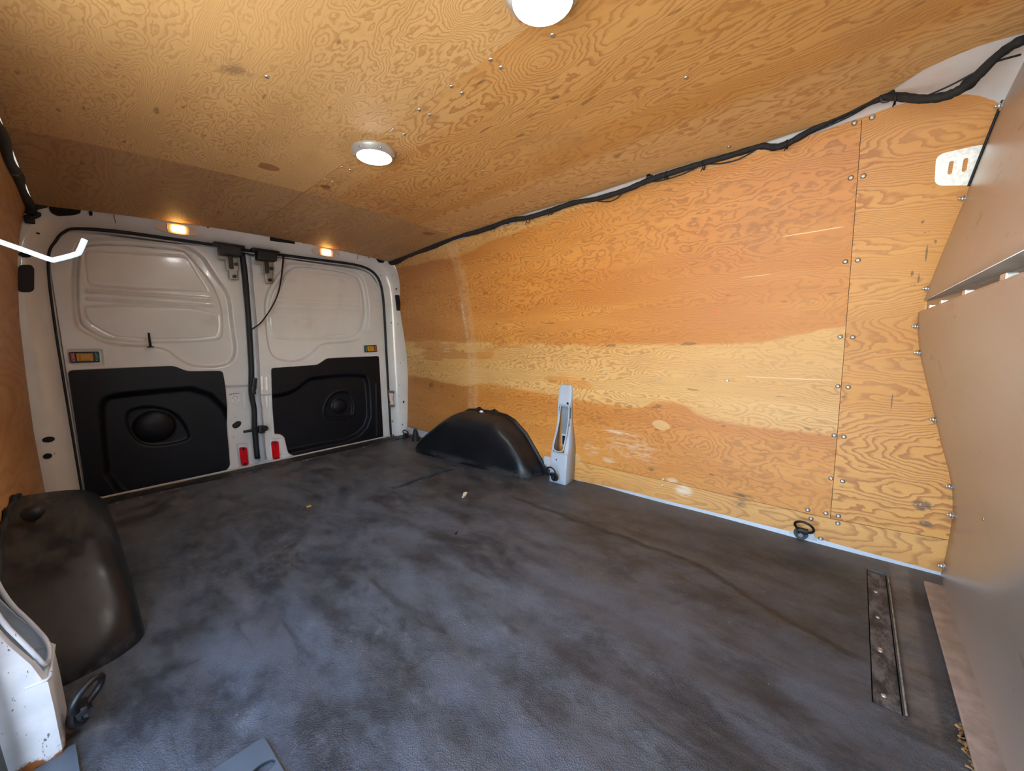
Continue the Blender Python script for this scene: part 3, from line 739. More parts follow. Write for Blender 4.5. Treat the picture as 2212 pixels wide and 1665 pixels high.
o['label'] = 'black moulded card'
# right leaf
door2 = tag(empty('door_2', (1.6, 2.84, 0)), 'right rear door, black lower card with small dome and notched corner', kind='structure')
P2 = roundpoly([(.715, -.02), (.715, 1.335), (1.50, 1.325), (1.603, 1.20), (1.603, -.02)], .07)
rec2 = chaikin(pp([(610, 575), (628, 562), (764, 581), (788, 598), (798, 645), (800, 700), (787, 729), (764, 741), (695, 744), (684, 760), (656, 781), (624, 785), (591, 776), (577, 753), (571, 700), (568, 634)]), 2)
plat2 = chaikin(pp([(622, 580), (650, 572), (755, 588), (778, 606), (788, 650), (789, 698), (776, 722), (760, 732), (600, 738), (582, 718), (578, 640)]), 2)
up2 = roundpoly(pp([(628, 581), (764, 599), (777, 617), (779, 653), (600, 643)]), .015)
lo2 = roundpoly(pp([(583, 672), (783, 679), (784, 702), (758, 722), (708, 725), (706, 731), (604, 732), (587, 717)]), .012)
low2 = pp([(540, 851), (588, 850), (590, 1100), (540, 1100)])
ref2 = roundpoly(pp([(581, 948), (607, 945), (614, 998), (588, 1000)]), .012)
lat2 = roundpoly(pp([(783, 742), (816, 741), (818, 764), (785, 765)]), .006)
ribs = [band(*pp([(q, 815), (q+1, 842)]), .004, .005) for q in (567, 577)]+[band(*pp([(q+1, 856), (q+3, 878)]), .004, .005) for q in (567, 577)]
h2 = combo([term(rec2, -.028, .020), leaning(plat2, .013, .05, .011), groove(up2, .0032, .0032), groove(lo2, .0032, .0032),
            band(*pp([(600, 654), (777, 661)]), .005, .007), band(*pp([(598, 666), (777, 671)]), .005, .005), term(roundpoly(pp([(586, 795), (685, 788), (706, 774), (817, 769), (827, 948), (800, 953), (640, 986), (622, 978), (614, 944), (606, 939), (593, 939), (588, 873)]), .014), -.07, .012), term(low2, -.012, .016), term(ref2, -.006, .008), term(lat2, -.003, .005)]+ribs)
o = relief('inner_skin', P2, Y0, h2, .0038, M['paint'], door2); o['label'] = 'white pressed steel skin'
c2 = roundpoly(pp([(586, 795), (685, 788), (706, 774), (817, 769), (827, 948), (800, 953), (640, 986), (622, 978), (614, 944), (606, 939), (593, 939), (588, 873)]), .014)
poc2 = chaikin(pp([(560, 854), (629, 846), (665, 814), (690, 811), (785, 803), (800, 823), (803, 945), (640, 975), (560, 1000)]), 2)
tear2 = chaikin(pp([(701, 906), (704, 873), (722, 848), (752, 843), (764, 860), (769, 893), (755, 902)]), 2)
cx2, cz2 = pp([(737, 878)])[0]
o = relief('lower_card', c2, Y0-.004, combo([lambda X, Z: X*0+.006, term(poc2, -.032, .03), groove(tear2, -.005, .006), term(tear2, -.014, .012), dome(cx2, cz2, .055, .022), band(*pp([(812, 830), (814, 940)]), .006, .008)]), .006, M['trimblack'], door2, .02)
o['label'] = 'black moulded card'
# centre seal and return flange of the right leaf
cpts = [(523, 548), (530, 600), (536, 680), (541, 760), (543, 800), (543, 850), (549, 885), (550, 930), (556, 990)]
c3 = [at(q, 1, 2.815) for q in cpts]
tube_obj('centre_seal', catmull(c3, 5), .013, M['rubber'], door1, seg=10, flat=(.034, .026))
rows = []
for q in ((532, 550), (538, 620), (546, 700), (551, 780), (553, 830), (555, 870), (560, 920), (566, 996)):
    b_ = at(q, 1, 2.80); rows.append([(b_[0]-.010, 2.84, b_[2]), (b_[0]-.006, 2.806, b_[2]), (b_[0]+.012, 2.800, b_[2]), (b_[0]+.034, 2.838, b_[2])])
rows = [[tuple(v) for v in r_] for r_ in rows]
o = mk('edge_flange', loft(rows), simple('grey blue painted flange', (.42, .47, .52), .3), door2); o['label'] = 'bluish white folded edge'
# reflectors
def reflector(pts, name, label, parent):
    q = pp(pts, Y0-.002); c = np.mean(q, 0)
    root = empty(name, (c[0], Y0-.002, c[1]))
    P = roundpoly([(a[0], a[1]) for a in q], .014, 5)
    me = plate2d([(a[0]-c[0], a[1]-c[1]) for a in P], [], .006)
    o_ = mk('lens', me, M['red'], root, smooth=False); o_.matrix_parent_inverse = Matrix.Identity(4)
    o_.matrix_basis = Matrix.Translation((0, -.0, 0)) @ Matrix.Rotation(math.pi/2, 4, 'X')
    for k in (.80, -.80):
        top = (np.array(q[0])+q[1])/2 if k > 0 else (np.array(q[2])+q[3])/2
        pos = c+(top-c)*abs(k); bm = bmesh.new(); bm_lathe(bm, [(.008, 0), (.008, .004), (.0035, .0045), (.003, .001), (0, .001)], seg=14)
        me = bmm(bm); me.materials.append(M['black']); put(me, 'rivet', root, (pos[0], Y0-.0085, pos[1]), (0, -1, 0))
    tag(root, label, 'reflector', 'red reflectors at the foot of the rear doors'); return root
reflector([(516, 966), (533, 965), (537, 1004), (521, 1006)], 'reflector', 'red oblong reflector at the foot of the left rear door, beside the wide black card', None)
reflector([(585, 953), (601, 952), (604, 992), (589, 993)], 'reflector', 'red oblong reflector at the foot of the right rear door, beside its notched card', None)
# inside release handles
def release(pts, flip, label):
    q = [np.array(a) for a in pp(pts, Y0-.006)]; c = sum(q)/4; root = empty('door_release', (c[0], Y0-.006, c[1]))
    def quad(u0, u1, v0, v1): 
        f = lambda u, v: (q[0]*(1-u)+q[1]*u)*(1-v)+(q[3]*(1-u)+q[2]*u)*v
        return [f(u0, v0)-c, f(u1, v0)-c, f(u1, v1)-c, f(u0, v1)-c]
    def pl(nm, P, th, y, mat, r=.003):
        o_ = mk(nm, plate2d([tuple(a) for a in roundpoly(P, r, 3)], [], th), mat, root, smooth=False); o_.matrix_parent_inverse = Matrix.Identity(4)
        o_.matrix_basis = Matrix.Translation((0, y, 0)) @ Matrix.Rotation(math.pi/2, 4, 'X'); return o_
    pl('housing', quad(0, 1, 0, 1), .006, .004, M['black'], .006)
    A, B = (M['labelred'], M['labelgreen']) if not flip else (M['labelgreen'], M['labelred'])
    w = .17
    l1 = pl('label', quad(.03, w, .10, .90), .001, -.002, A); l1['label'] = 'red label' if not flip else 'green label'
    l2 = pl('label', quad(1-w, .97, .10, .90), .001, -.002, B); l2['label'] = 'green label' if not flip else 'red label'
    pl('handle_well', quad(.22, .78, .14, .86), .001, -.002, M['amber'])
    bm = bmesh.new(); wdt = abs(q[1][0]-q[0][0]); hh_ = abs(q[0][1]-q[3][1])
    bm_box(bm, (0, -.006, 0), (wdt*.34, .009, hh_*.56), bev=.002); o_ = mk('handle', bmm(bm), M['amber'], root); o_.matrix_parent_inverse = Matrix.Identity(4)
    # tiny white pictogram ticks on both labels
    bm = bmesh.new()
    for u, v in ((.09, .45), (.13, .25), (.13, .55), (.13, .8), (.88, .2), (.89, .4), (.92, .55), (.89, .8)):
        pos = quad(u, u, v, v)[0]; bm_box(bm, (pos[0], -.0035, pos[1]), (wdt*.025, .001, hh_*.08))
    o_ = mk('pictogram', bmm(bm), M['paper'], root, smooth=False); o_['kind'] = 'stuff'; o_.matrix_parent_inverse = Matrix.Identity(4)
    tag(root, label, 'door handle', 'amber release handles on the rear doors')
release([(149, 760), (214, 759), (216, 782), (153, 784)], False, 'amber release handle with red then green label, on left rear door above the black card')
release([(787, 746), (813, 745), (815, 760), (788, 761)], True, 'amber release handle with green then red label, on right rear door by the post')
# sticker with scribble
q = pp([(499, 850), (517, 849), (519, 866), (501, 868)], Y0-.0)
c = sum(np.array(a) for a in q)/4; st = empty('sticker', (c[0], Y0+.0095, c[1]))
me = plate2d([(a[0]-c[0], a[1]-c[1]) for a in q], [], .0008); o = mk('paper', me, M['paper'], st, smooth=False); o.matrix_parent_inverse = Matrix.Identity(4); o.matrix_basis = Matrix.Rotation(math.pi/2, 4, 'X')
bm = bmesh.new()
for k in range(6): bm_box(bm, (-.026+k*.009, -.0012, .022), (.006, .0006, .004))
bm_tube(bm, [(.012*math.cos(a)*(1+.3*math.sin(3*a)), -.0013, -.006+.013*math.sin(a)) for a in np.linspace(0, 9, 40)], .0009, seg=5)
o = mk('scribble', bmm(bm), M['ink'], st); o.matrix_parent_inverse = Matrix.Identity(4)
tag(st, 'small white paper sticker with scribble on the left rear door edge', 'sticker')
# oval grommet, small drain holes
def disc(name, px, rx, rz, parent, y=Y0-.002, tilt=0, mat=None, dep=.004):
    c_ = at(px, 1, y); bm = bmesh.new(); bm_lathe(bm, [(1, 0), (.93, dep*.7), (.8, dep), (0, dep*.6)], seg=24)
    me = bmm(bm); me.materials.append(mat or M['hole']); o_ = put(me, name, parent, Vector(c_), (0, -1, 0))
    o_.matrix_basis = Matrix.Translation(c_) @ Matrix.Rotation(tilt, 4, 'Y') @ Matrix.Rotation(math.pi/2, 4, 'X') @ Matrix.Diagonal((rx, rz, 1, 1)); return o_
disc('grommet', (512, 917), .026, .018, door1, Y0+.010, math.radians(-42), M['rubber'])
disc('grommet', (509, 919), .018, .017, door1, Y0+.008, 0, M['rubber'])
# small black stud on the left leaf (parking latch pin)
a0, a1 = at((321, 719), 1, Y0-.012), at((325, 748), 1, Y0-.03)
bm = bmesh.new(); bm_cyl(bm, a0, a1, .0045, .006, 10); bm_cyl(bm, Vector(a1), Vector(a1)+Vector((0, 0, -.006)), .013, .013, 14)
tag(mk('door_pin', bmm(bm), M['rubber']), 'short black upright pin on the left rear door window recess', 'pin')
# top latches
def latch(px, label):
    c_ = Vector(at(px, 1, 2.77)); root = empty('door_latch', c_)
    def part(nm, fn, mat):
        bm = bmesh.new(); fn(bm); o_ = mk(nm, bmm(bm), mat, root, smooth=False); o_.matrix_parent_inverse = Matrix.Identity(4); return o_
    part('cover', lambda bm: (bm_box(bm, (0, 0, .055), (.105, .075, .055), bev=.008), bm_box(bm, (0, .01, .085), (.15, .06, .018), bev=.006)), M['black'])
    part('plate', lambda bm: (bm_box(bm, (.012, .035, -.01), (.062, .010, .09), bev=.004), bm_box(bm, (.016, .035, -.075), (.044, .010, .06), bev=.006), bm_box(bm, (-.028, .032, .02), (.05, .010, .03), bev=.003)), M['hinge'])
    part('striker', lambda bm: (bm_box(bm, (.006, .020, -.005), (.018, .022, .075), bev=.003), bm_cyl(bm, (.032, .030, -.012), (.032, .018, -.012), .010), bm_cyl(bm, (.018, .030, -.085), (.018, .018, -.085), .010)), M['black'])
    tag(root, label, 'latch', 'latches at the top of the rear doors')
latch((498, 563), 'grey latch with black cover at the top edge of the left rear door')
latch((576, 573), 'grey latch with black cover at the top of the right rear door, beside strap')
# check strap
sp_ = [(612, 553), (610, 580), (606, 610), (600, 635), (590, 658), (575, 682), (560, 700), (540, 713)]
pts = [at(q, 1, 2.80-.03*math.sin(i/7*math.pi)) for i, q in enumerate(sp_)]
tag(tube_obj('strap', catmull(pts, 6), .009, M['rubber'], flat=(.022, .006), seg=8), 'black rubber strap hanging in a curve across the right rear door', 'strap')
# edge catch and buffer between the leaves
bm = bmesh.new(); c_ = Vector(at((553, 929), 1, 2.785))
bm_box(bm, c_+Vector((-.03, 0, .002)), (.075, .012, .016), bev=.003); bm_box(bm, c_+Vector((.03, .0, .0)), (.035, .03, .05), bev=.008); bm_cyl(bm, c_+Vector((.045, .0, .005)), c_+Vector((.045, -.02, .005)), .018)
tag(mk('door_catch', bmm(bm), M['black'], smooth=False), 'black catch bridging the gap between the rear doors low down', 'catch')
bm = bmesh.new(); c_ = Vector(at((549, 829), 1, 2.79))
bm_box(bm, c_, (.024, .03, .075), Matrix.Rotation(.15, 3, 'Y'), bev=.006); bm_box(bm, c_+Vector((-.008, 0, -.04)), (.022, .028, .05), bev=.006)
tag(mk('door_buffer', bmm(bm), M['black'], smooth=False), 'black rubber buffer on the edge of the right rear door, above the catch', 'buffer')

# ------------------------------------------------------------------ rear door frame
wall_rear = tag(empty('wall_rear', (.76, 2.8, 0)), 'white steel frame around the rear doors', kind='structure')
out = [np.array(a) for a in [(-.093, -.03), (-.096, .4), (-.098, .9), (-.088, 1.18)]]
out += [np.array(at(q, 1, Y0)[[0, 2]]) for q in ((122, 520), (138, 503), (165, 495), (253, 501), (350, 514), (456, 529), (530, 541), (613, 552), (700, 563), (753, 570), (786, 578), (807, 591), (820, 613), (827, 656))]
out += [np.array(a) for a in [(1.612, .7), (1.612, .3), (1.612, -.03)]]
oc = catmull(out, 5); n = len(oc); rows = []
secs = [(-.012, Y0+.012), (0.0, Y0-.002), (.012, 2.815), (.028, 2.785), (.05, 2.770), (.062, 2.764), (.075, 2.760)]
for i in range(n):
    t_ = oc[min(i+1, n-1)]-oc[max(i-1, 0)]; t_ /= np.linalg.norm(t_); nm = np.array([-t_[1], t_[0]])
    row = [(oc[i][0]+nm[0]*d_, y_, oc[i][1]+nm[1]*d_) for d_, y_ in secs]
    e_ = oc[i]+nm*.30; e_ = np.array([min(max(e_[0], -.40), 1.84), min(e_[1], 1.50)])
    row += [(float(e_[0]*.5+row[-1][0]*.5), 2.758, float(e_[1]*.5+row[-1][2]*.5)), (float(e_[0]), 2.757, float(e_[1]))]
    rows.append(row)
o = mk('steel_frame', loft(rows), M['paint'], wall_rear); o['label'] = 'white steel frame'
tube_obj('door_seal', [(p_[0], 2.828, p_[1]) for p_ in oc], [float(np.interp(p_[0], [-.09, -.02, .1], [.0045, .006, .0095])) for p_ in oc], M['rubber'], wall_rear, seg=8)
# punched holes and blanking covers in the frame
def cover(px, dep=.003, y=2.757, r=.012, mat=None, name='frame_hole'):
    P = roundpoly([at(q, 1, y)[[0, 2]] for q in px], r, 4); c_ = np.mean(P, 0)
    me = plate2d([(a[0]-c_[0], a[1]-c_[1]) for a in P], [], dep); o_ = mk(name, me, mat or M['hole'], wall_rear, smooth=False)
    o_.matrix_basis = Matrix.Translation((c_[0], y+.001, c_[1])) @ Matrix.Rotation(math.pi/2, 4, 'X'); return o_
cover([(103, 436), (172, 446), (176, 460), (160, 465), (124, 467), (108, 458)], r=.02)
cover([(191, 456), (200, 457), (200, 466), (193, 466)], r=.006)
cover([(39, 572), (68, 572), (74, 580), (74, 626), (66, 631), (39, 631)], r=.02, name='blanking_cover', mat=M['rubber'])
cover([(583, 512), (637, 519), (637, 527), (583, 520)], r=.004)
cover([(447, 487), (452, 488), (452, 492), (447, 492)], r=.002); cover([(655, 522), (659, 523), (659, 526), (655, 526)], r=.002)
cover([(806, 551), (832, 561), (828, 568), (818, 567)], r=.006)
cover([(853, 637), (862, 637), (867, 671), (857, 671)], r=.006, name='blanking_cover', mat=M['rubber'])
for px, rx, rz in (((105, 949), .019, .013), ((103, 985), .014, .013), ((82, 504), .006, .004), ((54, 550), .018, .012), ((141, 1062), .009, .008), ((856, 624), .006, .008), ((843, 563), .003, .004), ((842, 868), .005, .006), ((872, 868), .007, .010),
                   ((847, 910), .005, .006), ((869, 917), .004, .007), ((849, 940), .005, .009), ((865, 784), .004, .003), ((797, 556), .003, .008), ((822, 595), .003, .003), ((848, 595), .003, .003), ((860, 655), .003, .002), ((862, 832), .003, .003), ((860, 855), .002, .003), ((845, 697), .003, .006), ((859, 700), .002, .005), ((571, 507), .004, .004)):
    disc('frame_hole', px, rx, rz, wall_rear, 2.756, 0, M['red'] if px[0] == 571 else None, .003)
# pressed T-shaped striker pocket low on the right post
P = roundpoly([at(q, 1, 2.765)[[0, 2]] for q in ((838, 843), (852, 845), (848, 862), (853, 878), (842, 880), (840, 862))], .006, 3); c_ = np.mean(P, 0)
for k, (s_, m_) in enumerate(((1.0, M['hinge']), (.7, M['paint']))):
    me = plate2d([((a[0]-c_[0])*s_, (a[1]-c_[1])*s_) for a in P], [], .003); o_ = mk('striker_pocket', me, m_, wall_rear, smooth=False)
    o_.matrix_basis = Matrix.Translation((c_[0], 2.766-k*.002, c_[1])) @ Matrix.Rotation(math.pi/2, 4, 'X')
# seam lines of the frame pressing
for a_, b_ in (((245, 463), (250, 482)), ((774, 546), (772, 560))):
    A, B = Vector(at(a_, 1, 2.7575)), Vector(at(b_, 1, 2.765)); tube_obj('joint', [A, (A+B)/2, B], .0022, simple('shadowed joint', (.22, .20, .17), .6), wall_rear, seg=5)
# outer skin behind the doors so nothing leaks
bm = bmesh.new(); bm_box(bm, (.74, 2.96, .7), (2.4, .02, 1.7)); mk('outer_skin', bmm(bm), M['paint'], wall_rear, smooth=False)

# courtesy lamps in the header
def courtesy(px, wpx, label):
    c_ = Vector(at(px, 1, 2.752)); s_ = 2.05/819*wpx*.5; root = empty('courtesy_lamp', c_)
    tl = Matrix.Rotation(math.radians(0), 4, 'Y')
    def sq(a, b, n=28, e=2.6): return [(a*math.copysign(abs(math.cos(t))**(2/e), math.cos(t)), b*math.copysign(abs(math.sin(t))**(2/e), math.sin(t))) for t in np.linspace(0, 2*math.pi, n, endpoint=False)]
    def pl(nm, P, th, y, mat):
        o_ = mk(nm, plate2d(P, [], th), mat, root, smooth=False); o_.matrix_parent_inverse = Matrix.Identity(4); o_.matrix_basis = Matrix.Translation((0, y, 0)) @ Matrix.Rotation(math.pi/2, 4, 'X') ; return o_
    pl('lens', sq(.088, .026), .008, .004, M['lens'])
    bm = bmesh.new(); bm_box(bm, (.004, -.008, 0), (.056, .010, .034), bev=.004); o_ = mk('lit_window', bmm(bm), M['amberglow'], root); o_.matrix_parent_inverse = Matrix.Identity(4)
    for sx in (-1, 1):
        bm = bmesh.new(); bm_tube(bm, [(.004+sx*.044, -.0045, -.02), (.004+sx*.046, -.0055, 0), (.004+sx*.044, -.0045, .02)], .002, seg=5)
        o_ = mk('lens_ridge', bmm(bm), M['bezel'], root); o_.matrix_parent_inverse = Matrix.Identity(4)
    tag(root, label, 'lamp', 'glowing amber lamps above the rear doors'); return root
courtesy((383, 495), 75, 'glowing amber courtesy lamp on the frame above the left rear door')
courtesy((703, 545), 48, 'glowing amber courtesy lamp on the frame above the right rear door')

# ------------------------------------------------------------------ bulkhead (front wall)
wall_front = tag(empty('wall_front', (.7, -.25, 0)), 'brownish grey sheet metal bulkhead behind the seats', kind='structure')
LP = [(-.02, -.241), (.0, -.241), (.10, -.250), (.21, -.254), (.30, -.246), (.40, -.223), (.50, -.199), (.60, -.175), (.70, -.152), (.785, -.140), (.827, -.138)]
def sheet(name, prof, xl, mat, right=None, nx=26, th=.0016, flatx=None):
    rows = []
    for z_, y_ in prof:
        xr = (right if right is not None else wallx(y_, z_)+.004); rows.append([(xl+(xr-xl)*i/nx, y_, z_) for i in range(nx+1)])
    me = loft(rows); o_ = mk(name, me, mat, wall_front); md = o_.modifiers.new('t', 'SOLIDIFY'); md.thickness = th; md.offset = 0; return o_
def smooth_prof(P, n=6):
    return [(float(a[0]), float(a[1])) for a in catmull(P, n)]
sheet('lower_panel', smooth_prof(LP), -.36, M['bulk'])['label'] = 'lower sheet with rounded bulge'
sheet('flange', [(.827, -.138), (.829, -.139), (.829, -.29)], -.36, M['bulk'])
UP = [(.862, -.147), (.95, -.163), (1.05, -.184), (1.117, -.198), (1.22, -.217), (1.327, -.237), (1.45, -.262)]
sheet('upper_panel', smooth_prof(UP, 3), -.36, M['bulk'])['label'] = 'upper sheet leaning forward'
def yb(x): return -.15-(1.70-x)*.066
V = [(1.70, -.147, .861), (-.36, -.147, .861), (-.36, yb(-.36), .865), (1.70, -.152, .865)]
mk('return_lip', pd(V, [(0, 1, 2, 3)]), simple('grey underside paint', (.50, .50, .46), .5), wall_front, smooth=False)['label'] = 'grey folded underside lip'
V = [(1.72, -.153, .825), (-.36, yb(-.36), .825), (-.36, yb(-.36), .868), (1.72, -.153, .868)]
mk('joining_strip', pd(V, [(0, 1, 2, 3)]), M['bulk'], wall_front, smooth=False)
bm = bmesh.new(); bm_box(bm, (.66, -.222, .004), (1.99, .042, .008), bev=.003)
o = mk('floor_angle', bmm(bm), simple('dusty pinkish floor angle', (.36, .30, .26), .55, .2, bump=.3, bscale=200, var=.2, vscale=30), wall_front); o['label'] = 'pinkish grey strip along the floor'
bm = bmesh.new()
for k in range(46):
    x_ = .80+.006*k+random.uniform(-.004, .004); w_ = random.uniform(.002, .006)
    bm_box(bm, (x_, -.200+random.uniform(-.003, .004), .001), (random.uniform(.004, .012), w_, .003), Matrix.Rotation(random.uniform(0, 3), 3, 'Z'))
o = mk('rust_flakes', bmm(bm), simple('rusty crumbs', (.28, .15, .05), .9, var=.7, vscale=90), wall_front, smooth=False); o['kind'] = 'stuff'
def hex_bolt(r=.011):
    bm = bmesh.new(); bm_cyl(bm, (0, 0, 0), (0, 0, .002), r*1.25, seg=20); bm_cyl(bm, (0, 0, .002), (0, 0, .009), r*.8, seg=6); bm_cyl(bm, (0, 0, .009), (0, 0, .014), r*.4, seg=10)
    me = bmm(bm); me.materials.append(M['bolt']); return me
HB = hex_bolt(.0085)
def lp_y(z): return float(np.interp(z, [a[0] for a in LP], [a[1] for a in LP]))
def up_y(z): return float(np.interp(z, [a[0] for a in UP], [a[1] for a in UP]))
for q in ((1982, 705), (1987, 762), (2019, 906), (2053, 1050), (2057, 1112), (2039, 1222), (2004, 624), (2089, 429), (2165, 230)):
    h = on_wall(q, off=-.008); yf = lp_y(h.z) if h.z < .83 else up_y(h.z)
    o = put(HB, 'bolt', wall_front, Vector((h.x-.006, yf+.001, h.z)), Vector((-.25, 1, .1))); o.data.polygons.foreach_set('use_smooth', [False]*len(HB.polygons))
for q in ((2053, 1317), (2132, 1538)):
    r_ = RM @ _d(q); t_ = (-.246-CAM[1])/r_[1]; h = CAM+t_*r_
    put(HB, 'bolt', wall_front, Vector((h[0], lp_y(h[2])+.001, h[2])), Vector((0, 1, 0)))
for q in ((2012, 676), (2038, 664), (2090, 648), (2178, 618)):
    h = at(q, 1, -.1465); bm = bmesh.new(); bm_box(bm, (0, 0, .005), (.028, .012, .010), bev=.002); me = bmm(bm); me.materials.append(M['bolt'])
    o = mk('clamp_bolt', me, None, wall_front, smooth=False); o.matrix_basis = Matrix.Translation((h[0], -.1465, .829))
# rivet heads on the lower sheet
for q in ((2065, 684), (2079, 1112)):
    r_ = RM @ _d(q); t_ = (-.14-CAM[1])/r_[1]; h = CAM+t_*r_; yy_ = lp_y(min(h[2], .8)); t_ = (yy_-CAM[1])/r_[1]; h = CAM+t_*r_
    put(ME_SCREW, 'rivet', wall_front, Vector((h[0], lp_y(h[2]), h[2])), (0, 1, 0), .7)

# ------------------------------------------------------------------ wheel arch covers
def arch(sign, label):
    """sign +1: against the right wall, -1: left wall"""
    wall = (lambda y, z: wallx(y, z)) if sign > 0 else (lambda y, z: leftx(y, z))
    hy = [1.29, 1.31, 1.36, 1.45, 1.55, 1.62, 1.75, 1.90, 1.98, 2.08, 2.20, 2.28, 2.33, 2.35]
    hz = [.0, .04, .10, .20, .268, .292, .300, .298, .290, .235, .15, .08, .04, .0]
    rows = []
    YY = list(np.linspace(1.29, 2.35, 64))
    for y in YY:
        H = float(np.interp(y, hy, hz))
        xin = 1.546-(y-1.33)/.87*.075 if sign > 0 else .035-(y-1.33)/.9*.03
        e = min((y-1.29)/.10, (2.35-y)/.10, 1.0); k = 1-math.sqrt(max(0, 1-(1-max(e, 0))**2))
        dep = abs(wall(y, .1)-xin)*(1-.75*k)
        wx = wall(y, .15)+sign*.004
        row = []
        prof = [(1.0, 0.0), (1.0, .03), (.985, .25), (.955, .5), (.90, .72), (.82, .86), (.70, .94), (.52, .98), (.30, 1.0), (.12, 1.01), (0.0, 1.01)]
        for d_, zz in prof:
            row.append((wx-sign*dep*d_, y, H*zz if zz > 0 else -.012))
        rows.append(row)
    root = empty('wheel_arch_cover', (wall(1.8, .1), 1.8, 0))
    o_ = mk('shell', loft(rows), M['arch'], root)
    o_.modifiers.new('s', 'SUBSURF').levels = 1; o_.modifiers['s'].render_levels = 1
    # flange standing against the wall lining
    rows2 = []
    for y in np.linspace(1.24, 2.42, 80):
        H = float(np.interp(y, [1.24]+[1.28+(a-1.29) for a in hy[1:-1]]+[2.42], [0]+hz[1:-1]+[0]))+.016+.008*math.sin(y*23)*0
        bumpz = .016*(math.exp(-((y-1.715)/.02)**2)+math.exp(-((y-1.86)/.02)**2))
        w0 = wall(y, min(H, .3))-sign*.003
        rows2.append([(w0-sign*.010, y, -.01), (w0-sign*.010, y, max(H, 0)*.5), (w0-sign*.008, y, max(H+bumpz, 0.0)), (w0, y, max(H+bumpz, 0.0)), (w0, y, -.01)])
    mk('flange', loft(rows2), M['black'], root)
    tag(root, label, 'wheel arch cover', 'black plastic wheel arch covers')
    return root
ar = arch(1, 'black plastic wheel arch cover against the orange plywood wall, with dusty top')
al = arch(-1, 'large black wheel arch cover nearest the camera at lower left')
# fasteners on the covers
h = on_wall((1040, 892), off=-.03); bm = bmesh.new(); bm_lathe(bm, [(.018, 0), (.018, .003), (.010, .006), (.005, .008), (0, .008)], seg=24)
me = bmm(bm); me.materials.append(M['whiteplastic']); put(me, 'washer_fastener', ar, h, (-1, -.25, .1))['label'] = 'round white fastener'
h = Vector(at((64, 1112), 2, .318)); bm = bmesh.new(); bm_lathe(bm, [(.021, 0), (.021, .010), (.016, .016), (.016, .024), (.006, .030), (0, .030)], seg=20)
me = bmm(bm); me.materials.append(M['rubber']); put(me, 'round_fastener', al, h, (.75, -.6, .5))

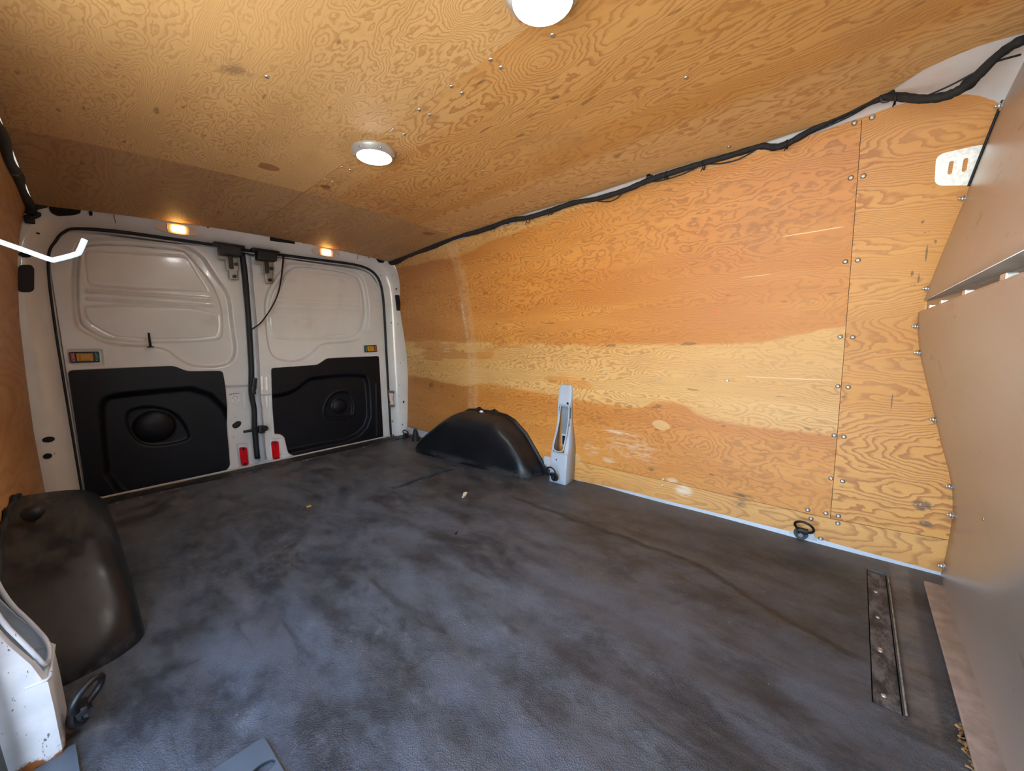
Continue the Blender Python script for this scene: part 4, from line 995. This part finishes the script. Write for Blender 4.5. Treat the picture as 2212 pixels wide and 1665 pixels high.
# ------------------------------------------------------------------ pillar stubs (white painted steel)
def pillar(sign, y0, y1, label, xo=0.0):
    PM = M['flange'] if sign > 0 else M['pillar']
    fn = wallx if sign > 0 else leftx
    Z = [-.012, .02, .10, .155, .165, .20, .25, .30, .34, .40, .43, .44, .50, .515, .523]
    PR = [.088, .088, .087, .086, .080, .072, .052, .036, .030, .027, .026, .022, .019, .016, .010]
    SH = [0, 0, 0, 0, 0, .003, .008, .014, .018, .02, .02, .02, .02, .02, .02]
    MG = [0, 0, 0, 0, 0, .0, .005, .010, .012, .012, .012, .010, .012, .016, .026]
    root = empty('door_post_stub', (fn(y0, 0)-sign*.05, (y0+y1)/2, 0))
    rows = []
    NY = 14
    for z_, p_, m_, s_ in zip(Z, PR, MG, SH if sign > 0 else [0]*15):
        w_ = fn(1.1, z_)+sign*.004; f_ = w_-sign*p_-sign*xo; a_, b_ = y0+m_+s_, y1-m_+s_
        row = [(w_, a_, z_), (f_+sign*.012, a_, z_), (f_+sign*.003, a_+.003, z_)]
        row += [(f_, a_+.012+(b_-a_-.024)*k/(NY-1), z_) for k in range(NY)]
        row += [(f_+sign*.003, b_-.003, z_), (f_+sign*.012, b_, z_), (w_, b_, z_)]
        rows.append(row)
    me = loft(rows); bm = bmesh.new(); bm.from_mesh(me)
    kill = []
    for f in bm.faces:
        c_ = f.calc_center_median()
        if .175 < c_.z < .405 and y0+.018+(.012 if sign > 0 else 0) < c_.y < y1-.018+(.012 if sign > 0 else 0) and abs(f.normal.x) > .3: kill.append(f)
    bmesh.ops.delete(bm, geom=kill, context='FACES'); bm.to_mesh(me); bm.free()
    o_ = mk('steel_channel', me, PM, root); md = o_.modifiers.new('t', 'SOLIDIFY'); md.thickness = .0025; md.offset = 1 if sign > 0 else -1
    autosmooth(o_, 40)
    # rolled lip around the window and pressed ridge below it
    def fx(z_): return fn(1.1, z_)-sign*float(np.interp(z_, Z, PR))-sign*(xo+.001)
    wy0, wy1 = y0+.022+(.008 if sign > 0 else 0), y1-.022+(.010 if sign > 0 else 0)
    loop = [(fx(.17), wy0, .168), (fx(.22), wy0, .22), (fx(.30), wy0+.004, .30), (fx(.40), wy0+.004, .40), (fx(.412), wy0+.010, .412), (fx(.412), wy1-.010, .412), (fx(.40), wy1-.004, .40), (fx(.30), wy1-.004, .30), (fx(.22), wy1, .22), (fx(.17), wy1, .168)]
    tube_obj('window_lip', chaikin(loop, 2), .0036, PM, root, closed=True, seg=8)
    tube_obj('pressed_ridge', [(fx(.16)+sign*.03, y0+.001, .163), (fx(.16)+sign*.006, y0+.002, .161), (fx(.16)+sign*.002, y0+.010, .160), (fx(.16)+sign*.002, y1-.010, .160), (fx(.16)+sign*.006, y1-.002, .161), (fx(.16)+sign*.03, y1-.001, .163)], .0028, PM, root, seg=8)
    # dark inner cavity with inner bracket
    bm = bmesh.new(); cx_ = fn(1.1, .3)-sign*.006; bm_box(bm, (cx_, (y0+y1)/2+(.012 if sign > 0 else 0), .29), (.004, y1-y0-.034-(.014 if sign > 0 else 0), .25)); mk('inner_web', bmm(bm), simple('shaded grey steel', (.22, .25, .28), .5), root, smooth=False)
    bm = bmesh.new(); bm_box(bm, (cx_-sign*.010, (y0+y1)/2+.012, .215), (.006, .045, .07), bev=.003); mk('inner_bracket', bmm(bm), PM, root, smooth=False)
    bm = bmesh.new(); bm_box(bm, (cx_-sign*.014, (y0+y1)/2+.012, .215), (.003, .028, .05)); mk('bracket_slot', bmm(bm), M['hole'], root, smooth=False)
    for (yy, zz, rr) in (((y0+y1)/2-.008, .423, .007), ((y0+y1)/2+.01, .125, .004)):
        bm = bmesh.new(); bm_lathe(bm, [(rr, 0), (rr*.9, .0012), (0, .0012)], seg=16); me = bmm(bm); me.materials.append(M['hole']); put(me, 'bolt_hole', root, Vector((fx(zz)-sign*.0, yy, zz)), (-sign, 0, 0))
    tag(root, label, 'door post', 'white steel post stubs'); return root
a_ = at((1225, 1045), 2, 0); b_ = at((1195, 1045), 2, 0)
pillar(1, 1.095, 1.205, 'white steel post stub with open slot, against the orange plywood wall', xo=0.0)
pillar(-1, 1.06, 1.19, 'white scuffed steel post stub with rusty foot at lower left', xo=0.012)
# steel base panels either side of right arch
for (ya, yb_, zt, nm) in ((2.30, 2.745, .07, 'a'), (1.185, 1.30, .10, 'b')):
    bm = bmesh.new(); bm_box(bm, (wallx(ya, .03)+.002, (ya+yb_)/2, zt/2-.01), (.014, yb_-ya, zt+.02), bev=.004)
    o = mk('base_plate', bmm(bm), M['pillar'], wall_right); o['label'] = 'white steel at the foot of the wall'

# ------------------------------------------------------------------ lashing rings
def lash_ring(center, nrm, ring_r, tilt, label, up=(0, 0, 1), squash=.78, rr=.0042):
    root = empty('lashing_ring', center); n = Vector(nrm).normalized()
    def part(nm, fn, mat):
        bm = bmesh.new(); fn(bm); o_ = mk(nm, bmm(bm), mat, root); o_.matrix_parent_inverse = Matrix.Identity(4); return autosmooth(o_, 40)
    q_ = n.to_track_quat('Z', 'Y').to_matrix()
    u = (q_ @ Vector((1, 0, 0))); v = n.cross(u)
    part('base', lambda bm: (bm_cyl(bm, (0, 0, 0), n*.012, .022, .020, 20), bm_cyl(bm, n*.012, n*.018, .013, .012, 16), bm_box(bm, Vector(up)*.014+n*.010, (.018, .034, .018), bev=.004)), M['black'])
    part('bolt', lambda bm: (bm_cyl(bm, n*.018, n*.026, .008, .008, 6)), simple('dull bolt head', (.10, .11, .13), .35, .8))
    d_ = (Vector(up)*math.cos(tilt)+n*math.sin(tilt)).normalized(); s_ = d_.cross(n).normalized()
    c_ = n*.012+Vector(up)*.012+d_*ring_r
    pts = [c_+d_*ring_r*squash*math.cos(a)*1.15+s_*ring_r*math.sin(a) for a in np.linspace(0, 2*math.pi, 40, endpoint=False)]
    part('ring', lambda bm: bm_tube(bm, pts, rr, seg=10, closed=True), M['black'])
    tag(root, label, 'lashing ring', 'black lashing rings along the floor edges'); return root
h = on_wall((1730, 1152), off=-.004)
o = lash_ring(h, (-1, -.05, .15), .028, .55, 'black lashing ring on the plywood wall, at the right near the floor strip', up=(0, -.25, 1))
# white cut-out plate below that ring
pl_ = []
for q in ((1700, 1158), (1706, 1148), (1720, 1141), (1745, 1143), (1758, 1153), (1768, 1176), (1700, 1160)):
    w = on_wall(q, off=-.0015); pl_.append(w)
bm = bmesh.new(); bm.faces.new([bm.verts.new(w) for w in pl_[:-1]]); o = mk('steel_notch', bmm(bm), M['pillar'], wall_right, smooth=False); o.modifiers.new('t', 'SOLIDIFY').thickness = .002
h = Vector(at((1199, 1030), 0, 1.60)); lash_ring(h, (-1, .1, .05), .026, .35, 'black lashing ring at the foot of the white post stub by the plywood wall', up=(0, .25, 1))
h = Vector(at((876, 941), 0, 1.66)); lash_ring(h, (-.8, -.5, .05), .024, .2, 'black lashing ring in the far corner beside the rear door post', up=(0, -.5, 1))
h = Vector(at((165, 1545), 2, .035)); lash_ring(h, (.75, -.6, .12), .030, .35, 'black lashing ring beside the rusty foot of the lower left post', up=(.05, .05, 1), rr=.0062)
# small black rubber cone by the right arch
c_ = at((908, 948), 2, 0); bm = bmesh.new(); bm_lathe(bm, [(.028, 0), (.026, .02), (.020, .06), (.014, .085), (.006, .092), (0, .092)], seg=18)
o = mk('rubber_stop', bmm(bm), M['rubber']); o.location = (1.66, 2.42, -.004); tag(o, 'small black rubber cone between rear corner and wheel arch cover', 'bump stop')
o.location = tuple(at((907, 948), 2, 0.0)[:2])+(-.004,); o.location.x = min(o.location.x, 1.665)

# ------------------------------------------------------------------ cable harness on the right
hp = [(815, 556), (846, 566), (880, 551), (930, 535), (985, 512), (1030, 501), (1065, 489), (1100, 476), (1140, 470), (1190, 455), (1240, 438), (1290, 429), (1350, 411), (1400, 390), (1460, 370), (1520, 352), (1590, 332), (1640, 316), (1675, 318), (1705, 308), (1770, 272), (1830, 243), (1895, 214), (1935, 209), (1990, 214), (2040, 208), (2080, 190), (2110, 165), (2150, 125), (2190, 96), (2215, 86)]
def harness_pt(q, off=.012):
    x = 1.55
    for _ in range(8):
        p_ = at(q, 0, x); x = .5*x+.5*(min(edge_r(p_[1])+.012, 1.72)-off*.6)
        if p_[2] < ztop(p_[1]): x = min(x, wallx(p_[1], p_[2])-off)
    return at(q, 0, x)
har = empty('cable_harness', (1.55, 1.2, 1.38))
hpts = catmull([harness_pt(q) for q in hp], 6)
tube_obj('taped_loom', hpts, [float(np.interp(p_[1], [-.25, .2, 1.0, 2.3, 2.62], [.0105, .0100, .0105, .015, .026])) for p_ in hpts], M['cloth'], har, seg=10, rough=.22)
def wire(pts, r=.0022, nm='thin_wire', off=.010): return tube_obj(nm, catmull([harness_pt(q, off) for q in pts], 6), r, M['rubber'], har, seg=6)
wire([(1640, 319), (1600, 342), (1560, 353), (1520, 354)]); wire([(1505, 362), (1470, 378), (1430, 390), (1404, 393)]); wire([(1285, 433), (1310, 436), (1330, 430), (1348, 414)]); wire([(1680, 312), (1760, 284), (1830, 254), (1880, 225)])
wire([(2000, 208), (2050, 186), (2100, 160), (2150, 134), (2205, 118)])
for q in ((1916, 207), (1629, 312), (1403, 386), (1234, 436), (1097, 477), (998, 507), (940, 524), (881, 545)):
    e = harness_pt(q, .016); bm = bmesh.new(); c_ = Vector(e); s_ = 1.0
    bm_tube(bm, [c_+Vector((0, .011*math.cos(a), .013*math.sin(a))) for a in np.linspace(0, 2*math.pi, 20, endpoint=False)], .013, seg=6, closed=True, flat=(.010, .004))
    up_ = Vector((-.028, 0, .018)); bm_tube(bm, [c_+Vector((-.008, 0, .010)), c_+up_*.6+Vector((0, 0, .004)), c_+up_], .006, seg=6, flat=(.016, .003))
    cl = mk('cable_clip', bmm(bm), M['black'], har)
    put(ME_SCREW, 'clip_screw', cl, c_+up_+Vector((0, 0, -.001)), (0, 0, -1), .9)
for q in ((1934, 214), (1700, 312), (1520, 358), (1440, 378), (1190, 457), (1140, 476), (1066, 490)):
    e = Vector(harness_pt(q, .014)); bm = bmesh.new(); bm_tube(bm, [e+Vector((0, .0, 0))+Vector((.013*math.cos(a), .0, .013*math.sin(a))) for a in np.linspace(0, 2*math.pi, 18, endpoint=False)], .002, seg=5, closed=True); bm_cyl(bm, e+Vector((-.008, 0, -.008)), e+Vector((-.018, .004, -.024)), .0018, seg=6)
    mk('cable_tie', bmm(bm), M['black'], har)
bm = bmesh.new(); e = Vector(harness_pt((2092, 180), .004)); bm_lathe(bm, [(.014, 0), (.014, .006), (.007, .010), (0, .010)], Matrix.Translation(e) @ Vector((-.8, 0, -.4)).to_track_quat('Z', 'Y').to_matrix().to_4x4(), seg=18); mk('grommet', bmm(bm), M['rubber'], har)
tag(har, 'black taped cable harness clipped along the edge between ceiling and plywood wall', 'cable')
# thin black tube down the edge of upper bulkhead sheet
edge_pts = []
for q in ((2214, 88), (2205, 130), (2190, 175), (2176, 215), (2140, 300), (2112, 385), (2104, 400)):
    h = on_wall(q, off=-.006); edge_pts.append((h.x, max(h.y, up_y(max(h.z, .87))+.003), h.z))
tube_obj('edge_cord', catmull(edge_pts, 4), .0032, M['rubber'], wall_front, seg=6)

# perforated plate on the front sheet
PL = [(-.300, 1.160), (-.300, 1.252), (-.135, 1.262), (-.138, 1.182)]
c0 = on_wall((2022, 335)); c1_ = on_wall((2018, 402)); c2_ = on_wall((2138, 309)); c3_ = on_wall((2105, 396))
q = [(c1_.y, c1_.z), (c0.y, c0.z), (-.226, c2_.z), (-.222, c3_.z-.008)]
outer = roundpoly(q, .018, 5)
def slot_loop(px):
    s_ = on_wall(px); return [(s_.y+.0045*math.cos(a), s_.z+.012*(1 if math.sin(a) > 0 else -1)*1+.0045*math.sin(a)) for a in np.linspace(0, 2*math.pi, 16, endpoint=False)]
me = plate2d(outer, [slot_loop((2053, 363)), slot_loop((2084, 357))], .003)
for v in me.vertices:
    y_, z_, t_ = v.co.x, v.co.y, v.co.z; v.co = (wallx(y_, z_)-.0005-t_, y_, z_)
tag(mk('slotted_plate', me, M['galv'], smooth=False), 'white speckled metal plate with two slots screwed to plywood near the bulkhead', 'metal plate')

# ------------------------------------------------------------------ left side cable and connector
lc = [at(q, 2, 1.385) for q in ((-30, 90), (0, 205), (20, 270), (40, 350), (56, 420), (64, 438))]
rowsL = [(-.118, float(y_), 1.395) for y_ in np.linspace(1.1, 2.74, 40)]
lh = empty('left_cable', (-.12, 1.9, 1.39))
tube_obj('taped_loom', [(a[0]+.004*math.sin(a[1]*17), a[1], a[2]+.003*math.sin(a[1]*11)) for a in rowsL], .016, M['rubber'], lh, seg=8)
for y_ in (1.72, 2.25): 
    bm = bmesh.new(); bm_tube(bm, [(-.118+.016*math.cos(a), y_, 1.395+.016*math.sin(a)) for a in np.linspace(0, 2*math.pi, 18, endpoint=False)], .01, seg=6, closed=True, flat=(.028, .003)); mk('tape_band', bmm(bm), simple('grey tape', (.16, .12, .10), .6), lh)
A_ = Vector(at((62, 440), 1, 2.735)); 
bm = bmesh.new(); bm_tube(bm, catmull([A_, at((75, 452), 1, 2.74), at((58, 458), 1, 2.745), at((84, 462), 1, 2.745), at((70, 470), 1, 2.745)], 5), .009, seg=8); bm_box(bm, at((64, 474), 1, 2.745), (.03, .02, .035), bev=.006); bm_box(bm, at((78, 446), 1, 2.745), (.07, .02, .024), Matrix.Rotation(-.5, 3, 'Y'), bev=.006)
mk('connector', bmm(bm), M['rubber'], lh)
tag(lh, 'dark cable with connector along the left edge of the ceiling', 'cable')

# ------------------------------------------------------------------ ceiling lamps
def ceiling_lamp(px, label, r=.074):
    c_ = ceil_hit(px); c_.z = ceilz(c_.x)
    root = empty('ceiling_lamp', c_)
    def part(nm, prof, mat):
        bm = bmesh.new(); bm_lathe(bm, prof, seg=64); o_ = mk(nm, bmm(bm), mat, root); o_.matrix_parent_inverse = Matrix.Identity(4); return autosmooth(o_, 35)
    part('bezel', [(r, 0), (r, -.005), (r*.97, -.009), (r*.82, -.019), (r*.79, -.021), (r*.77, -.019), (r*.77, -.004)], M['bezel'])
    part('diffuser', [(r*.775, -.016), (r*.77, -.021), (r*.6, -.026), (r*.3, -.0285), (0, -.029)], M['glow'])
    for k in range(6):
        a = k*math.pi/3+.35; d_ = Vector((math.cos(a), math.sin(a), 0))
        put(ME_SCREW, 'screw', root, Vector(c_)+d_*r*.90+Vector((0, 0, -.0135)), (d_*.55+Vector((0, 0, -1))), .75)
    tag(root, label, 'ceiling lamp', 'round ceiling lamps'); return root
ceiling_lamp((808, 327), 'round lit ceiling lamp with grey bezel in full view, further from the camera')
ceiling_lamp((1172, -22), 'round lit ceiling lamp cut by the top edge of the picture, nearest')

# ------------------------------------------------------------------ bent glowing tube at the left
lt = [at(q, 1, .90) for q in ((-90, 490), (0, 522), (60, 543), (108, 560), (122, 560), (164, 549), (172, 542), (183, 517))]
o = tube_obj('light_tube', catmull(lt, 4), 0.0036, M['led'], None, seg=8)  # thin bent tube with an emissive colour
tag(o, 'bent glowing white light tube reaching in from the left edge', 'light tube')

# ------------------------------------------------------------------ step edge, door seal and floor hatch near the camera
rows = []
for z_ in np.linspace(-.05, .50, 12):
    rows.append([(-.30, 1.0, z_), (-.20-.0*z_, 1.0, z_), (-.168-.05*max(z_-.05, 0), 1.004, z_), (-.160-.05*max(z_-.05, 0), 1.016, z_), (-.164-.05*max(z_-.05, 0), 1.03, z_), (-.20, 1.05, z_)])
tag(mk('trim_3', loft(rows), M['seal']), 'dark grey green seal strip of the side door opening at the left edge', kind='structure')
P = [at(q, 2, .006)[:2] for q in ((150, 1612), (163, 1606), (176, 1690), (60, 1700), (70, 1665))]
me = plate2d([tuple(a) for a in roundpoly(P, .006, 3)], [], .010)
o = mk('trim_4', me, M['slate'], smooth=False); o.location.z = -.004; tag(o, 'slate blue step edge at the foot of the lower left post', kind='structure')
ch = [at(q, 2, .004) for q in ((570, 1590), (640, 1710), (540, 1790), (420, 1688))]
P = [np.array(a[:2]) for a in ch]; hc = at((568, 1660), 2, .004)
hole = [(hc[0]+.020*math.cos(a), hc[1]+.013*math.sin(a)) for a in np.linspace(0, 2*math.pi, 24, endpoint=False)]
hatch = empty('floor_hatch', (float(hc[0]), float(hc[1]), 0))
o = mk('lid', plate2d([tuple(a) for a in roundpoly(P, .010, 4)], [hole], .005), M['slate'], hatch, smooth=False); o.location.z = -.001-.0
o.matrix_parent_inverse = Matrix.Translation(hatch.location).inverted(); o.location.z = -.001
Pe = roundpoly([np.mean(P, 0)+(a-np.mean(P, 0))*1.035 for a in P], .012, 4)
o = mk('rim', plate2d([tuple(a) for a in Pe], [hole], .002), M['rustedge'], hatch, smooth=False); o.location.z = -.0005
tag(hatch, 'slate grey floor hatch with round finger hole and rusty rim, cut by bottom edge', 'hatch')
# ------------------------------------------------------------------ crumbs on the mat
c_ = at((1003, 1070), 2, 0); bm = bmesh.new()
prof = [(-.030, -.004), (-.010, -.007), (.012, -.010), (.026, -.008), (.030, .002), (.022, .010), (.004, .008), (-.014, .004), (-.030, .003)]
f = bm.faces.new([bm.verts.new((a, b, .006+.002*math.sin(a*90))) for a, b in prof]); r = bmesh.ops.extrude_face_region(bm, geom=[f])
for v in [q for q in r['geom'] if isinstance(q, bmesh.types.BMVert)]: v.co.z -= .006
o = mk('paint_chip', bmm(bm), M['cream'], smooth=False); o.location = (c_[0], c_[1], floor_z(c_[0], c_[1])+.001); o.rotation_euler.z = .55
tag(o, 'cream paint chip lying on the mat in front of the wheel arch cover', 'paint chip')
c_ = at((667, 1093), 2, 0); bm = bmesh.new(); bm_box(bm, (0, 0, .003), (.022, .009, .006), bev=.002); bm_box(bm, (.006, .006, .003), (.010, .012, .005), bev=.001)
o = mk('yellow_crumb', bmm(bm), simple('yellow crumb', (.40, .24, .05), .7), smooth=False); o.location = (c_[0], c_[1], floor_z(c_[0], c_[1])); tag(o, 'small yellow crumb on the mat left of the paint chip', 'crumb')
c_ = at((985, 1150), 2, 0); bm = bmesh.new(); bm_box(bm, (0, 0, .003), (.010, .006, .006), bev=.002); bm_cyl(bm, (.004, 0, .003), (.012, .004, .006), .002)
o = mk('black_crumb', bmm(bm), M['rubber'], smooth=False); o.location = (c_[0], c_[1], floor_z(c_[0], c_[1])); tag(o, 'tiny black crumb on the middle of the mat', 'crumb')
